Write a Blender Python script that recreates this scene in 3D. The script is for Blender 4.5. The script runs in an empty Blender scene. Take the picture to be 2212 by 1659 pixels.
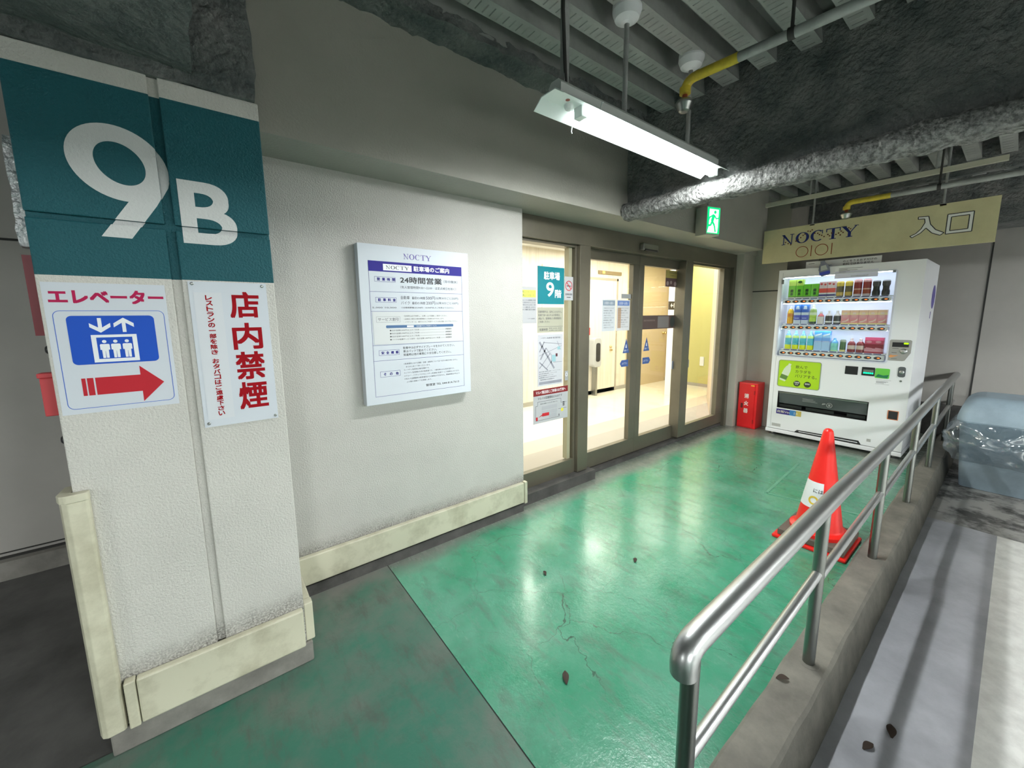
import bpy, bmesh, math, random
from mathutils import Vector, Matrix, noise
random.seed(7)
C = bpy.context.scene.collection
PI = math.pi

# ------------------------------------------------------------------ camera, world, exposure
cam_d = bpy.data.cameras.new('camera')
cam_d.sensor_width = 36.0
cam_d.lens = 36.0 * 845.0 / 2212.0
cam_d.shift_x = -3.68 / 2212.0
cam_d.shift_y = -29.28 / 2212.0
cam_d.clip_start = 0.02
cam = bpy.data.objects.new('camera', cam_d)
C.objects.link(cam)
rt = Vector((0.78975, -0.61337, -0.0085)); dn = Vector((-0.09251, -0.10539, -0.99012)); fw = Vector((0.60641, 0.78273, -0.13998))
mw = Matrix.Identity(4)
for i in range(3):
    mw[i][0] = rt[i]; mw[i][1] = -dn[i]; mw[i][2] = -fw[i]
mw[0][3], mw[1][3], mw[2][3] = 0.0, -2.15325, 1.45
cam.matrix_world = mw
bpy.context.scene.camera = cam

world = bpy.data.worlds.new('garage_night')
bpy.context.scene.world = world
world.use_nodes = True
world.node_tree.nodes['Background'].inputs[0].default_value = (0.9, 1.0, 0.98, 1)
world.node_tree.nodes['Background'].inputs[1].default_value = 0.25

vs = bpy.context.scene.view_settings
vs.view_transform = 'Standard'
vs.look = 'None'
vs.gamma = 1.0
vs.use_curve_mapping = False
vs.exposure = 0.30

def area_light(name, loc, sx, sy, power, color, rot=(0, 0, 0)):
    l = bpy.data.lights.new(name, 'AREA')
    l.shape = 'RECTANGLE'; l.size = sx; l.size_y = sy; l.energy = power; l.color = color
    o = bpy.data.objects.new(name, l); o.location = loc; o.rotation_euler = rot
    C.objects.link(o)
    return o

# lobby ceiling panels (the bright indoor light behind the glass doors)
area_light('lobby_light', (2.9, 1.45, 2.46), 2.4, 1.2, 58, (1.0, 0.97, 0.90))
area_light('lobby_light', (5.5, 1.45, 2.46), 2.4, 1.2, 50, (1.0, 0.95, 0.84))
area_light('lobby_light', (7.2, 1.5, 2.46), 0.9, 0.8, 20, (1.0, 0.95, 0.78))
area_light('lobby_downlight', (3.37, 1.80, 2.45), 0.34, 0.34, 12, (1.0, 0.97, 0.90))
area_light('lobby_downlight', (4.85, 1.95, 2.45), 0.34, 0.34, 12, (1.0, 0.97, 0.90))
LAMP_POWER = 36.0       # tube emission strength
FAR_FILL = 620.0      # unseen lamps added as fill, far behind the camera beyond an added beam
AISLE_FILL = 330.0  # strength of the unseen aisle lamp added as fill
# downward output of the strip lamp's LED tube
area_light('strip_lamp_output', (1.87, -0.945, 2.232), 1.08, 0.045, 26, (0.96, 1.0, 0.985))         # extra area light under the visible tube

# ------------------------------------------------------------------ materials
MATS = {}
def mat(name, col=(0.5, 0.5, 0.5), rough=0.5, metal=0.0, emit=None, emit_s=0.0, spec=0.5,
        mottle=None, bump=None, coat=0.0, alpha=None):
    """mottle = (colour2, scale, low, high); bump = (scale, strength, distance, detail)"""
    if name in MATS:
        return MATS[name]
    m = bpy.data.materials.new(name); m.use_nodes = True
    nt = m.node_tree; b = nt.nodes['Principled BSDF']
    b.inputs['Base Color'].default_value = (*col, 1)
    b.inputs['Roughness'].default_value = rough
    b.inputs['Metallic'].default_value = metal
    b.inputs['Specular IOR Level'].default_value = spec
    b.inputs['Coat Weight'].default_value = coat
    if emit:
        b.inputs['Emission Color'].default_value = (*emit, 1)
        b.inputs['Emission Strength'].default_value = emit_s
    if mottle or bump:
        geo = nt.nodes.new('ShaderNodeNewGeometry')
    if mottle:
        n = nt.nodes.new('ShaderNodeTexNoise'); n.inputs['Scale'].default_value = mottle[1]; n.inputs['Detail'].default_value = 6
        n.inputs['Roughness'].default_value = 0.65
        nt.links.new(geo.outputs['Position'], n.inputs['Vector'])
        r = nt.nodes.new('ShaderNodeMapRange'); r.inputs['From Min'].default_value = mottle[2]; r.inputs['From Max'].default_value = mottle[3]
        nt.links.new(n.outputs['Fac'], r.inputs['Value'])
        x = nt.nodes.new('ShaderNodeMix'); x.data_type = 'RGBA'
        x.inputs['A'].default_value = (*col, 1); x.inputs['B'].default_value = (*mottle[0], 1)
        nt.links.new(r.outputs['Result'], x.inputs['Factor'])
        nt.links.new(x.outputs['Result'], b.inputs['Base Color'])
    if bump:
        n2 = nt.nodes.new('ShaderNodeTexNoise'); n2.inputs['Scale'].default_value = bump[0]; n2.inputs['Detail'].default_value = bump[3]
        nt.links.new(geo.outputs['Position'], n2.inputs['Vector'])
        bp = nt.nodes.new('ShaderNodeBump'); bp.inputs['Strength'].default_value = bump[1]; bp.inputs['Distance'].default_value = bump[2]
        nt.links.new(n2.outputs['Fac'], bp.inputs['Height'])
        nt.links.new(bp.outputs['Normal'], b.inputs['Normal'])
    MATS[name] = m
    return m

def nodes_of(m):
    nt = m.node_tree
    return nt, nt.nodes['Principled BSDF']

def math_node(nt, op, a, b=None, clamp=False):
    n = nt.nodes.new('ShaderNodeMath'); n.operation = op; n.use_clamp = clamp
    for i, v in enumerate((a, b)):
        if v is None: continue
        if isinstance(v, (int, float)): n.inputs[i].default_value = v
        else: nt.links.new(v, n.inputs[i])
    return n.outputs[0]

def mix_col(nt, fac, a, b):
    x = nt.nodes.new('ShaderNodeMix'); x.data_type = 'RGBA'
    for key, v in (('Factor', fac), ('A', a), ('B', b)):
        if isinstance(v, tuple): x.inputs[key].default_value = (*v, 1)
        elif isinstance(v, (int, float)): x.inputs[key].default_value = v
        else: nt.links.new(v, x.inputs[key])
    return x.outputs['Result']

def noise_node(nt, vec, scale, detail=5, rough=0.6):
    n = nt.nodes.new('ShaderNodeTexNoise')
    n.inputs['Scale'].default_value = scale; n.inputs['Detail'].default_value = detail; n.inputs['Roughness'].default_value = rough
    nt.links.new(vec, n.inputs['Vector'])
    return n.outputs['Fac']

def ramp(nt, v, lo, hi):
    r = nt.nodes.new('ShaderNodeMapRange'); r.inputs['From Min'].default_value = lo; r.inputs['From Max'].default_value = hi
    nt.links.new(v, r.inputs['Value'])
    return r.outputs['Result']

def stucco(name, col, dirt_z=None, band=None, rough=0.38, bumps=(140, 0.85, 0.005)):
    """painted textured plaster; dirt_z: height of the scuff line above a bumper; band: (z0, z1, colour) painted band"""
    if name in MATS: return MATS[name]
    m = mat(name, col, rough)
    nt, b = nodes_of(m)
    geo = nt.nodes.new('ShaderNodeNewGeometry'); pos = geo.outputs['Position']
    sep = nt.nodes.new('ShaderNodeSeparateXYZ'); nt.links.new(pos, sep.inputs[0]); z = sep.outputs['Z']
    big = noise_node(nt, pos, 3.0)
    c = mix_col(nt, ramp(nt, big, 0.3, 0.7), col, tuple(v * 0.90 for v in col))
    if dirt_z is not None:
        n = noise_node(nt, pos, 9.0, 6, 0.7)
        h = math_node(nt, 'SUBTRACT', z, dirt_z)
        h = math_node(nt, 'ADD', h, math_node(nt, 'MULTIPLY', math_node(nt, 'SUBTRACT', n, 0.5), 0.16))
        f = math_node(nt, 'SUBTRACT', 1.0, ramp(nt, h, -0.01, 0.075))
        fine = ramp(nt, noise_node(nt, pos, 140, 2), 0.35, 0.6)
        f = math_node(nt, 'MULTIPLY', math_node(nt, 'MULTIPLY', f, fine), 0.75, True)
        c = mix_col(nt, f, c, (0.11, 0.10, 0.085))
    if band:
        a1 = math_node(nt, 'GREATER_THAN', z, band[0]); a2 = math_node(nt, 'LESS_THAN', z, band[1])
        c = mix_col(nt, math_node(nt, 'MULTIPLY', a1, a2), c, band[2])
    nt.links.new(c, b.inputs['Base Color'])
    n2 = noise_node(nt, pos, bumps[0], 2)
    bp = nt.nodes.new('ShaderNodeBump'); bp.inputs['Strength'].default_value = bumps[1]; bp.inputs['Distance'].default_value = bumps[2]
    nt.links.new(n2, bp.inputs['Height']); nt.links.new(bp.outputs['Normal'], b.inputs['Normal'])
    return m

def green_floor(name, c1, c2, rough_lo, rough_hi, bump_s, dirt, cracks):
    m = mat(name, c1, 0.2)
    nt, b = nodes_of(m)
    geo = nt.nodes.new('ShaderNodeNewGeometry'); pos = geo.outputs['Position']
    sep = nt.nodes.new('ShaderNodeSeparateXYZ'); nt.links.new(pos, sep.inputs[0])
    n1 = noise_node(nt, pos, 1.7, 8, 0.68)
    c = mix_col(nt, ramp(nt, n1, 0.42, 0.60), c1, c2)
    c = mix_col(nt, math_node(nt, 'MULTIPLY', ramp(nt, noise_node(nt, pos, 3.1, 9, 0.75), 0.54, 0.68), 0.6 * dirt), c, (0.06, 0.085, 0.068))
    st = nt.nodes.new('ShaderNodeMapping'); st.inputs['Scale'].default_value = (7, 2.0, 1); st.inputs['Rotation'].default_value = (0, 0, 0.5)
    nt.links.new(pos, st.inputs['Vector'])
    n3 = noise_node(nt, st.outputs['Vector'], 2.2, 7, 0.7)
    c = mix_col(nt, math_node(nt, 'MULTIPLY', ramp(nt, n3, 0.52, 0.74), dirt), c, (0.085, 0.092, 0.078))
    # fine crack network
    wn = nt.nodes.new('ShaderNodeTexNoise'); wn.inputs['Scale'].default_value = 5.0; wn.inputs['Detail'].default_value = 5
    nt.links.new(pos, wn.inputs['Vector'])
    wv = nt.nodes.new('ShaderNodeVectorMath'); wv.operation = 'MULTIPLY_ADD'
    nt.links.new(wn.outputs['Color'], wv.inputs[0]); wv.inputs[1].default_value = (0.22, 0.22, 0.0); nt.links.new(pos, wv.inputs[2])
    vo = nt.nodes.new('ShaderNodeTexVoronoi'); vo.feature = 'DISTANCE_TO_EDGE'; vo.inputs['Scale'].default_value = 2.3
    nt.links.new(wv.outputs[0], vo.inputs['Vector'])
    line = math_node(nt, 'LESS_THAN', vo.outputs['Distance'], 0.0026)
    mask = ramp(nt, noise_node(nt, pos, 1.1, 2), 0.47, 0.56)
    crack = math_node(nt, 'MULTIPLY', line, mask)
    c = mix_col(nt, math_node(nt, 'MULTIPLY', crack, 0.75 * cracks), c, (0.02, 0.035, 0.025))
    # worn grey border near the wall and door sill
    edge = math_node(nt, 'ADD', sep.outputs['Y'], math_node(nt, 'MULTIPLY', math_node(nt, 'SUBTRACT', n1, 0.5), 0.25))
    c = mix_col(nt, math_node(nt, 'MULTIPLY', math_node(nt, 'MAXIMUM', ramp(nt, edge, -0.16, -0.03), ramp(nt, math_node(nt, 'ADD', sep.outputs['X'], math_node(nt, 'MULTIPLY', n1, 0.5)), 5.15, 5.35)), 0.85), c, (0.22, 0.21, 0.19))
    nt.links.new(c, b.inputs['Base Color'])
    b.inputs['Coat Weight'].default_value = 0.22 * cracks; b.inputs['Coat Roughness'].default_value = 0.13; b.inputs['Coat IOR'].default_value = 1.6
    rr = nt.nodes.new('ShaderNodeMapRange'); rr.inputs['To Min'].default_value = rough_lo; rr.inputs['To Max'].default_value = rough_hi
    rr.inputs['From Min'].default_value = 0.35; rr.inputs['From Max'].default_value = 0.7
    nt.links.new(n3, rr.inputs['Value']); nt.links.new(rr.outputs['Result'], b.inputs['Roughness'])
    bp = nt.nodes.new('ShaderNodeBump'); bp.inputs['Strength'].default_value = bump_s; bp.inputs['Distance'].default_value = 0.003
    h = math_node(nt, 'ADD', noise_node(nt, pos, 34, 3), math_node(nt, 'MULTIPLY', noise_node(nt, pos, 130, 2), 0.35))
    nt.links.new(h, bp.inputs['Height']); nt.links.new(bp.outputs['Normal'], b.inputs['Normal'])
    return m

def glass_mat():
    m = bpy.data.materials.new('thin_glass'); m.use_nodes = True
    nt = m.node_tree; nt.nodes.remove(nt.nodes['Principled BSDF'])
    out = nt.nodes['Material Output']
    tr = nt.nodes.new('ShaderNodeBsdfTransparent'); tr.inputs[0].default_value = (0.96, 0.98, 0.96, 1)
    gl = nt.nodes.new('ShaderNodeBsdfGlossy'); gl.inputs['Roughness'].default_value = 0.01
    lw = nt.nodes.new('ShaderNodeLayerWeight'); lw.inputs['Blend'].default_value = 0.5
    f5 = math_node(nt, 'POWER', lw.outputs['Facing'], 5.0)
    fr = math_node(nt, 'ADD', math_node(nt, 'MULTIPLY', f5, 0.5), 0.025)
    mx = nt.nodes.new('ShaderNodeMixShader')
    nt.links.new(fr, mx.inputs[0]); nt.links.new(tr.outputs[0], mx.inputs[1]); nt.links.new(gl.outputs[0], mx.inputs[2])
    nt.links.new(mx.outputs[0], out.inputs[0])
    MATS['thin_glass'] = m
    return m

def film_mat(name, tint, gloss):
    m = bpy.data.materials.new(name); m.use_nodes = True
    nt = m.node_tree; nt.nodes.remove(nt.nodes['Principled BSDF'])
    out = nt.nodes['Material Output']
    tr = nt.nodes.new('ShaderNodeBsdfTransparent'); tr.inputs[0].default_value = (*tint, 1)
    gl = nt.nodes.new('ShaderNodeBsdfGlossy'); gl.inputs['Roughness'].default_value = 0.12
    df = nt.nodes.new('ShaderNodeBsdfTranslucent'); df.inputs[0].default_value = (0.7, 0.75, 0.78, 1)
    mx = nt.nodes.new('ShaderNodeMixShader'); mx.inputs[0].default_value = 0.5
    m2 = nt.nodes.new('ShaderNodeMixShader'); m2.inputs[0].default_value = gloss
    nt.links.new(gl.outputs[0], mx.inputs[1]); nt.links.new(df.outputs[0], mx.inputs[2])
    nt.links.new(tr.outputs[0], m2.inputs[1]); nt.links.new(mx.outputs[0], m2.inputs[2])
    nt.links.new(m2.outputs[0], out.inputs[0])
    MATS[name] = m
    return m

GLASS = glass_mat()
WALLC = (0.53, 0.512, 0.48)
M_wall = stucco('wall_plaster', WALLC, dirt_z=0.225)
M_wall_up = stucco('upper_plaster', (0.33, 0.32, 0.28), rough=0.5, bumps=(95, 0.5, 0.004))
M_pillar = stucco('pillar_plaster', (0.64, 0.62, 0.575), dirt_z=0.265, band=(1.575, 2.128, (0.0, 0.085, 0.105)), rough=0.6)
M_side = stucco('side_plaster', (0.50, 0.47, 0.41), rough=0.6, bumps=(60, 0.15, 0.003))
M_left = stucco('far_plaster', (0.42, 0.40, 0.37), rough=0.6, bumps=(60, 0.1, 0.002))
M_cream = mat('cream_bumper', (0.64, 0.61, 0.47), 0.45, mottle=((0.42, 0.39, 0.28), 7.0, 0.46, 0.74))
M_conc = mat('concrete', (0.27, 0.255, 0.23), 0.85, mottle=((0.16, 0.15, 0.135), 7.0, 0.35, 0.7), bump=(60, 0.5, 0.004, 5))
M_conc_dk = mat('dirty_shaded_concrete', (0.10, 0.095, 0.09), 0.85, mottle=((0.05, 0.048, 0.045), 9.0, 0.35, 0.7), bump=(60, 0.4, 0.004, 5))
M_curb = mat('curb_concrete', (0.235, 0.22, 0.19), 0.85, mottle=((0.135, 0.127, 0.11), 6.0, 0.35, 0.7), bump=(70, 0.5, 0.004, 6))
M_asph = mat('dark_floor_coat', (0.12, 0.117, 0.112), 0.55, mottle=((0.05, 0.049, 0.047), 2.5, 0.38, 0.66), bump=(45, 0.25, 0.003, 4))
M_spray = mat('fireproof_spray', (0.22, 0.22, 0.212), 0.95, mottle=((0.085, 0.10, 0.098), 5.0, 0.35, 0.65), bump=(38, 1.0, 0.03, 10))
M_spray_lt = mat('fireproof_flange', (0.30, 0.30, 0.29), 0.95, mottle=((0.10, 0.10, 0.097), 42.0, 0.40, 0.62), bump=(55, 1.0, 0.035, 10))
M_deck = mat('deck_steel', (0.36, 0.37, 0.35), 0.6, mottle=((0.24, 0.25, 0.235), 4.0, 0.35, 0.7))
M_frame = mat('bronze_frame', (0.155, 0.138, 0.102), 0.36, 0.3, mottle=((0.125, 0.112, 0.085), 3.0, 0.4, 0.7))
M_steel = mat('stainless', (0.50, 0.51, 0.51), 0.36, 1.0, bump=(200, 0.04, 0.001, 2))
M_steel_dk = mat('worn_stainless', (0.36, 0.37, 0.355), 0.32, 1.0)
M_post = mat('post_stainless', (0.25, 0.26, 0.245), 0.30, 1.0)
M_white = mat('white_enamel', (0.78, 0.79, 0.80), 0.35)
M_vm = mat('machine_white', (0.86, 0.87, 0.90), 0.32, bump=(300, 0.03, 0.001, 2))
M_paper = mat('paper', (0.86, 0.87, 0.90), 0.6)
M_sheet = mat('sheet_paper', (0.47, 0.47, 0.49), 0.6)
M_board = mat('board_white', (0.63, 0.665, 0.72), 0.55, spec=0.3)
M_ink = mat('ink_black', (0.03, 0.03, 0.035), 0.6)
M_grey_ink = mat('ink_grey', (0.10, 0.10, 0.125), 0.7, spec=0.2)
M_purple = mat('ink_purple', (0.03, 0.022, 0.24), 0.6, spec=0.25)
M_blue = mat('sign_blue', (0.004, 0.075, 0.50), 0.55, spec=0.3)
M_red = mat('sign_red', (0.55, 0.02, 0.03), 0.4)
M_magenta = mat('sign_magenta_red', (0.46, 0.014, 0.085), 0.7, spec=0.2)
M_arrow = mat('arrow_red', (0.50, 0.022, 0.035), 0.7, spec=0.2)
M_teal = mat('sign_teal', (0.0, 0.20, 0.25), 0.4)
M_letter = mat('painted_white', (0.62, 0.63, 0.62), 0.3, bump=(150, 0.5, 0.004, 2))
M_black = mat('black_plastic', (0.015, 0.015, 0.017), 0.35)
M_dark_in = mat('dark_recess', (0.02, 0.02, 0.022), 0.6)
M_yellow = mat('pipe_yellow', (0.62, 0.47, 0.04), 0.45, mottle=((0.40, 0.30, 0.04), 20, 0.45, 0.75))
M_pipe = mat('grey_pipe', (0.33, 0.34, 0.33), 0.55, mottle=((0.22, 0.22, 0.215), 9, 0.4, 0.7))
M_cone = mat('cone_red', (0.86, 0.018, 0.012), 0.35, emit=None)
M_redbox = mat('extinguisher_red', (0.74, 0.014, 0.018), 0.35)
M_rubber = mat('brown_rubber', (0.13, 0.105, 0.085), 0.75, bump=(80, 0.3, 0.002, 4))
M_bin = mat('bin_blue_grey', (0.36, 0.46, 0.54), 0.42, mottle=((0.29, 0.37, 0.44), 6, 0.4, 0.7))
M_signcream = mat('sign_cream', (0.62, 0.57, 0.34), 0.55, mottle=((0.53, 0.48, 0.28), 4, 0.4, 0.7))
M_navy = mat('logo_navy', (0.012, 0.025, 0.17), 0.45)
M_brown = mat('logo_brown', (0.30, 0.055, 0.02), 0.45)
M_greyplate = mat('grey_plate', (0.30, 0.31, 0.29), 0.45)
M_silver = mat('silver_wrap', (0.55, 0.56, 0.57), 0.35, 0.6, bump=(55, 1.0, 0.012, 4))
M_seam = mat('seam_dark', (0.03, 0.029, 0.027), 0.8)

# ------------------------------------------------------------------ mesh helpers
class Frame:
    def __init__(s, o, u, v):
        s.o = Vector(o); s.u = Vector(u).normalized(); s.v = Vector(v).normalized(); s.n = s.u.cross(s.v).normalized()
    def p(s, a, b, c=0.0):
        return s.o + s.u * a + s.v * b + s.n * c

FW = lambda y: Frame((0, y, 0), (1, 0, 0), (0, 0, 1))      # wall facing the garage: u = X, v = Z
FX = lambda x: Frame((x, 0, 0), (0, -1, 0), (0, 0, 1))     # surface facing -X: u = -Y, v = Z

class MB:
    def __init__(s): s.V = []; s.F = []; s.MI = []; s.S = []
    def add(s, verts, faces, mi=0, smooth=False):
        k = len(s.V); s.V += [Vector(v) for v in verts]
        for f in faces:
            s.F.append([k + i for i in f]); s.MI.append(mi); s.S.append(smooth)
        return s
    def box(s, x0, x1, y0, y1, z0, z1, mi=0):
        return s.add([(x, y, z) for x in (x0, x1) for y in (y0, y1) for z in (z0, z1)],
                     [(0, 1, 3, 2), (4, 6, 7, 5), (0, 4, 5, 1), (2, 3, 7, 6), (0, 2, 6, 4), (1, 5, 7, 3)], mi)
    def fbox(s, F, u0, u1, v0, v1, n0, n1, mi=0):
        return s.add([F.p(a, b, c) for a in (u0, u1) for b in (v0, v1) for c in (n0, n1)],
                     [(0, 1, 3, 2), (4, 6, 7, 5), (0, 4, 5, 1), (2, 3, 7, 6), (0, 2, 6, 4), (1, 5, 7, 3)], mi)
    def poly(s, F, pts, n0, n1, mi=0):
        n = len(pts)
        v = [F.p(a, b, n1) for a, b in pts] + [F.p(a, b, n0) for a, b in pts]
        f = [list(range(n)), list(range(2 * n - 1, n - 1, -1))]
        for i in range(n):
            j = (i + 1) % n; f.append([i, i + n, j + n, j])
        return s.add(v, f, mi)
    def ring(s, F, outer, inner, n0, n1, mi=0):
        n = len(outer)
        v = [F.p(a, b, n1) for a, b in outer] + [F.p(a, b, n1) for a, b in inner] + [F.p(a, b, n0) for a, b in outer] + [F.p(a, b, n0) for a, b in inner]
        f = []
        for i in range(n):
            j = (i + 1) % n
            f += [[i, j, n + j, n + i], [i, 2 * n + i, 2 * n + j, j], [n + i, n + j, 3 * n + j, 3 * n + i], [2 * n + i, 3 * n + i, 3 * n + j, 2 * n + j]]
        return s.add(v, f, mi)
    def tube(s, pts, r, seg=14, mi=0, caps=True, radii=None):
        pts = [Vector(p) for p in pts]; n = len(pts)
        t = [(pts[min(i + 1, n - 1)] - pts[max(i - 1, 0)]).normalized() for i in range(n)]
        up = Vector((0, 0, 1)) if abs(t[0].z) < 0.9 else Vector((1, 0, 0))
        a = t[0].cross(up).normalized(); vs_, fs = [], []
        for i in range(n):
            a = (a - t[i] * a.dot(t[i])).normalized(); b = t[i].cross(a)
            rr = radii[i] if radii else r
            for k in range(seg):
                w = 2 * PI * k / seg
                vs_.append(pts[i] + (a * math.cos(w) + b * math.sin(w)) * rr)
        for i in range(n - 1):
            for k in range(seg):
                k2 = (k + 1) % seg
                fs.append([i * seg + k, i * seg + k2, (i + 1) * seg + k2, (i + 1) * seg + k])
        s.add(vs_, fs, mi, True)
        if caps:
            s.add([vs_[k] for k in range(seg)], [list(range(seg - 1, -1, -1))], mi)
            s.add([vs_[(n - 1) * seg + k] for k in range(seg)], [list(range(seg))], mi)
        return s
    def lathe(s, c, prof, seg=24, mi=None, axis=(0, 0, 1), squash=(1, 1), smooth=True):
        """prof: list of (radius, height); mi: int or list per band"""
        c = Vector(c); ax = Vector(axis).normalized()
        up = Vector((1, 0, 0)) if abs(ax.x) < 0.9 else Vector((0, 1, 0))
        a = (up - ax * up.dot(ax)).normalized(); b = ax.cross(a)
        n = len(prof); vs_ = []
        for r, h in prof:
            for k in range(seg):
                w = 2 * PI * k / seg
                vs_.append(c + ax * h + a * (math.cos(w) * r * squash[0]) + b * (math.sin(w) * r * squash[1]))
        for i in range(n - 1):
            m_ = mi[i] if isinstance(mi, (list, tuple)) else (mi or 0)
            band = vs_[i * seg:(i + 2) * seg]
            s.add(band, [[k, (k + 1) % seg, seg + (k + 1) % seg, seg + k] for k in range(seg)], m_, smooth)
        m0 = mi[0] if isinstance(mi, (list, tuple)) else (mi or 0)
        m1 = mi[-1] if isinstance(mi, (list, tuple)) else (mi or 0)
        s.add(vs_[:seg], [list(range(seg - 1, -1, -1))], m0)
        s.add(vs_[(n - 1) * seg:], [list(range(seg))], m1)
        return s
    def disc(s, F, u, v, r, n0, n1, mi=0, seg=24, ru=None):
        ru = ru or r
        return s.poly(F, [(u + ru * math.cos(2 * PI * k / seg), v + r * math.sin(2 * PI * k / seg)) for k in range(seg)], n0, n1, mi)
    def rrect(s, F, u0, u1, v0, v1, r, n0, n1, mi=0, seg=5):
        return s.poly(F, rr_pts(u0, u1, v0, v1, r, seg), n0, n1, mi)
    def rframe(s, F, u0, u1, v0, v1, r, w, n0, n1, mi=0):
        return s.ring(F, rr_pts(u0, u1, v0, v1, r), rr_pts(u0 + w, u1 - w, v0 + w, v1 - w, max(r - w, 0.0005)), n0, n1, mi)
    def fat(s, F, body, u0, v0, w, h, e, n0=0.0003, mi=0):
        """heavy lettering: the same glyphs laid a hair apart"""
        for k, (a, b) in enumerate(((0, 0), (1, 0), (0, 1), (1, 1), (.5, .5))):
            s.text(F, body, u0 + a * e, v0 + b * e, w - e, h - e, n0 + k * 0.00012, mi)
        return s
    def text(s, F, body, u0, v0, w=None, h=None, n0=0.0003, mi=0, bold=0.0, align='L'):
        """flat lettering; fitted to the box w x h with its lower left corner at (u0, v0)"""
        verts, polys, bb = glyphs(body, bold, 8 if (h or 0) > 0.03 else 2)
        bw = max(bb[2] - bb[0], 1e-6); bh = max(bb[3] - bb[1], 1e-6)
        if w is None: sx = sy = h / bh
        elif h is None: sx = sy = w / bw
        else: sx, sy = w / bw, h / bh
        off = {'L': 0, 'C': -bw * sx / 2, 'R': -bw * sx}[align]
        return s.add([F.p(u0 + off + (x - bb[0]) * sx, v0 + (y - bb[1]) * sy, n0) for x, y in verts], polys, mi)
    def build(s, name, mats, parent=None, bevel=0.0, seg=2, angle=0.6):
        me = bpy.data.meshes.new(name)
        o = bpy.data.objects.new(name, me)
        off = Vector((0, 0, 0))
        if parent is not None:
            off = Vector(parent.get('_base', (0, 0, 0)))
        elif s.V:
            lo = [min(v[i] for v in s.V) for i in range(3)]; hi = [max(v[i] for v in s.V) for i in range(3)]
            off = Vector(((lo[0] + hi[0]) / 2, (lo[1] + hi[1]) / 2, lo[2])); o.location = off
            o['_base'] = tuple(off)
        me.from_pydata([v - off for v in s.V], [], s.F)
        for m_ in (mats if isinstance(mats, (list, tuple)) else [mats]): me.materials.append(m_)
        me.polygons.foreach_set('material_index', s.MI)
        me.polygons.foreach_set('use_smooth', s.S)
        me.update()
        C.objects.link(o)
        if parent is not None:
            o.parent = parent; o['_base'] = tuple(off)
        if bevel:
            b = o.modifiers.new('bevel', 'BEVEL'); b.width = bevel; b.segments = seg; b.limit_method = 'ANGLE'; b.angle_limit = angle
        return o

def rr_pts(u0, u1, v0, v1, r, seg=5):
    out = []
    for cx, cy, a0 in ((u1 - r, v1 - r, 0), (u0 + r, v1 - r, PI / 2), (u0 + r, v0 + r, PI), (u1 - r, v0 + r, 1.5 * PI)):
        for k in range(seg + 1):
            w = a0 + PI / 2 * k / seg
            out.append((cx + r * math.cos(w), cy + r * math.sin(w)))
    return out

_G = {}
def glyphs(body, bold, res=2):
    key = (body, bold, res)
    if key in _G: return _G[key]
    cu = bpy.data.curves.new('lettering', 'FONT'); cu.body = body; cu.offset = bold; cu.resolution_u = res
    o = bpy.data.objects.new('lettering', cu); C.objects.link(o)
    dg = bpy.context.evaluated_depsgraph_get(); dg.update()
    me = bpy.data.meshes.new_from_object(o.evaluated_get(dg))
    v = [(p.co.x, p.co.y) for p in me.vertices]; f = [list(p.vertices) for p in me.polygons]
    bpy.data.objects.remove(o); bpy.data.curves.remove(cu); bpy.data.meshes.remove(me)
    bb = (min(p[0] for p in v), min(p[1] for p in v), max(p[0] for p in v), max(p[1] for p in v)) if v else (0, 0, 1, 1)
    _G[key] = (v, f, bb)
    return _G[key]

def thing(name, label, cat, loc=(0, 0, 0), group=None):
    o = bpy.data.objects.new(name, None); C.objects.link(o)
    o.empty_display_size = 0.1
    o.location = loc; o['_base'] = tuple(loc); o['label'] = label; o['category'] = cat
    if group: o['group'] = group
    return o
def tag(o, label, cat, group=None):
    o['label'] = label; o['category'] = cat
    if group: o['group'] = group
    return o
def struct(name, mb, mats, parent=None, **k):
    o = mb.build(name, mats, parent, **k)
    if parent is None: o['kind'] = 'structure'
    return o

def rough_box(x0, x1, y0, y1, z0, z1, step, amp, freq=9.0, round_=0.0):
    """a box skinned with a lumpy surface (sprayed fireproofing)"""
    mb = MB()
    def axis(a, b):
        n = max(1, int(round((b - a) / step))); return [a + (b - a) * i / n for i in range(n + 1)]
    X, Y, Z = axis(x0, x1), axis(y0, y1), axis(z0, z1)
    cx, cz = (x0 + x1) / 2, (z0 + z1) / 2
    def disp(p):
        p = Vector(p)
        if round_:
            hx, hz = (x1 - x0) / 2, (z1 - z0) / 2
            dx, dz = (p.x - cx), (p.z - cz)
            ax, az = max(abs(dx) - (hx - round_), 0), max(abs(dz) - (hz - round_), 0)
            L = math.hypot(ax, az)
            if L > round_:
                k = round_ / L
                p.x = cx + math.copysign(hx - round_ + ax * k, dx); p.z = cz + math.copysign(hz - round_ + az * k, dz)
        d = noise.noise_vector(p * freq) * amp + noise.noise_vector(p * freq * 3.1) * amp * 0.45
        return p + d
    def grid(A, B, fn, flip):
        k = [[disp(fn(a, b)) for b in B] for a in A]
        vs_ = [q for row in k for q in row]; nb = len(B); fs = []
        for i in range(len(A) - 1):
            for j in range(nb - 1):
                f = [i * nb + j, (i + 1) * nb + j, (i + 1) * nb + j + 1, i * nb + j + 1]
                fs.append(f[::-1] if flip else f)
        mb.add(vs_, fs, 0, True)
    grid(X, Y, lambda a, b: (a, b, z0), True); grid(X, Y, lambda a, b: (a, b, z1), False)
    grid(Y, Z, lambda a, b: (x0, a, b), True); grid(Y, Z, lambda a, b: (x1, a, b), False)
    grid(X, Z, lambda a, b: (a, y0, b), False); grid(X, Z, lambda a, b: (a, y1, b), True)
    return mb

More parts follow.
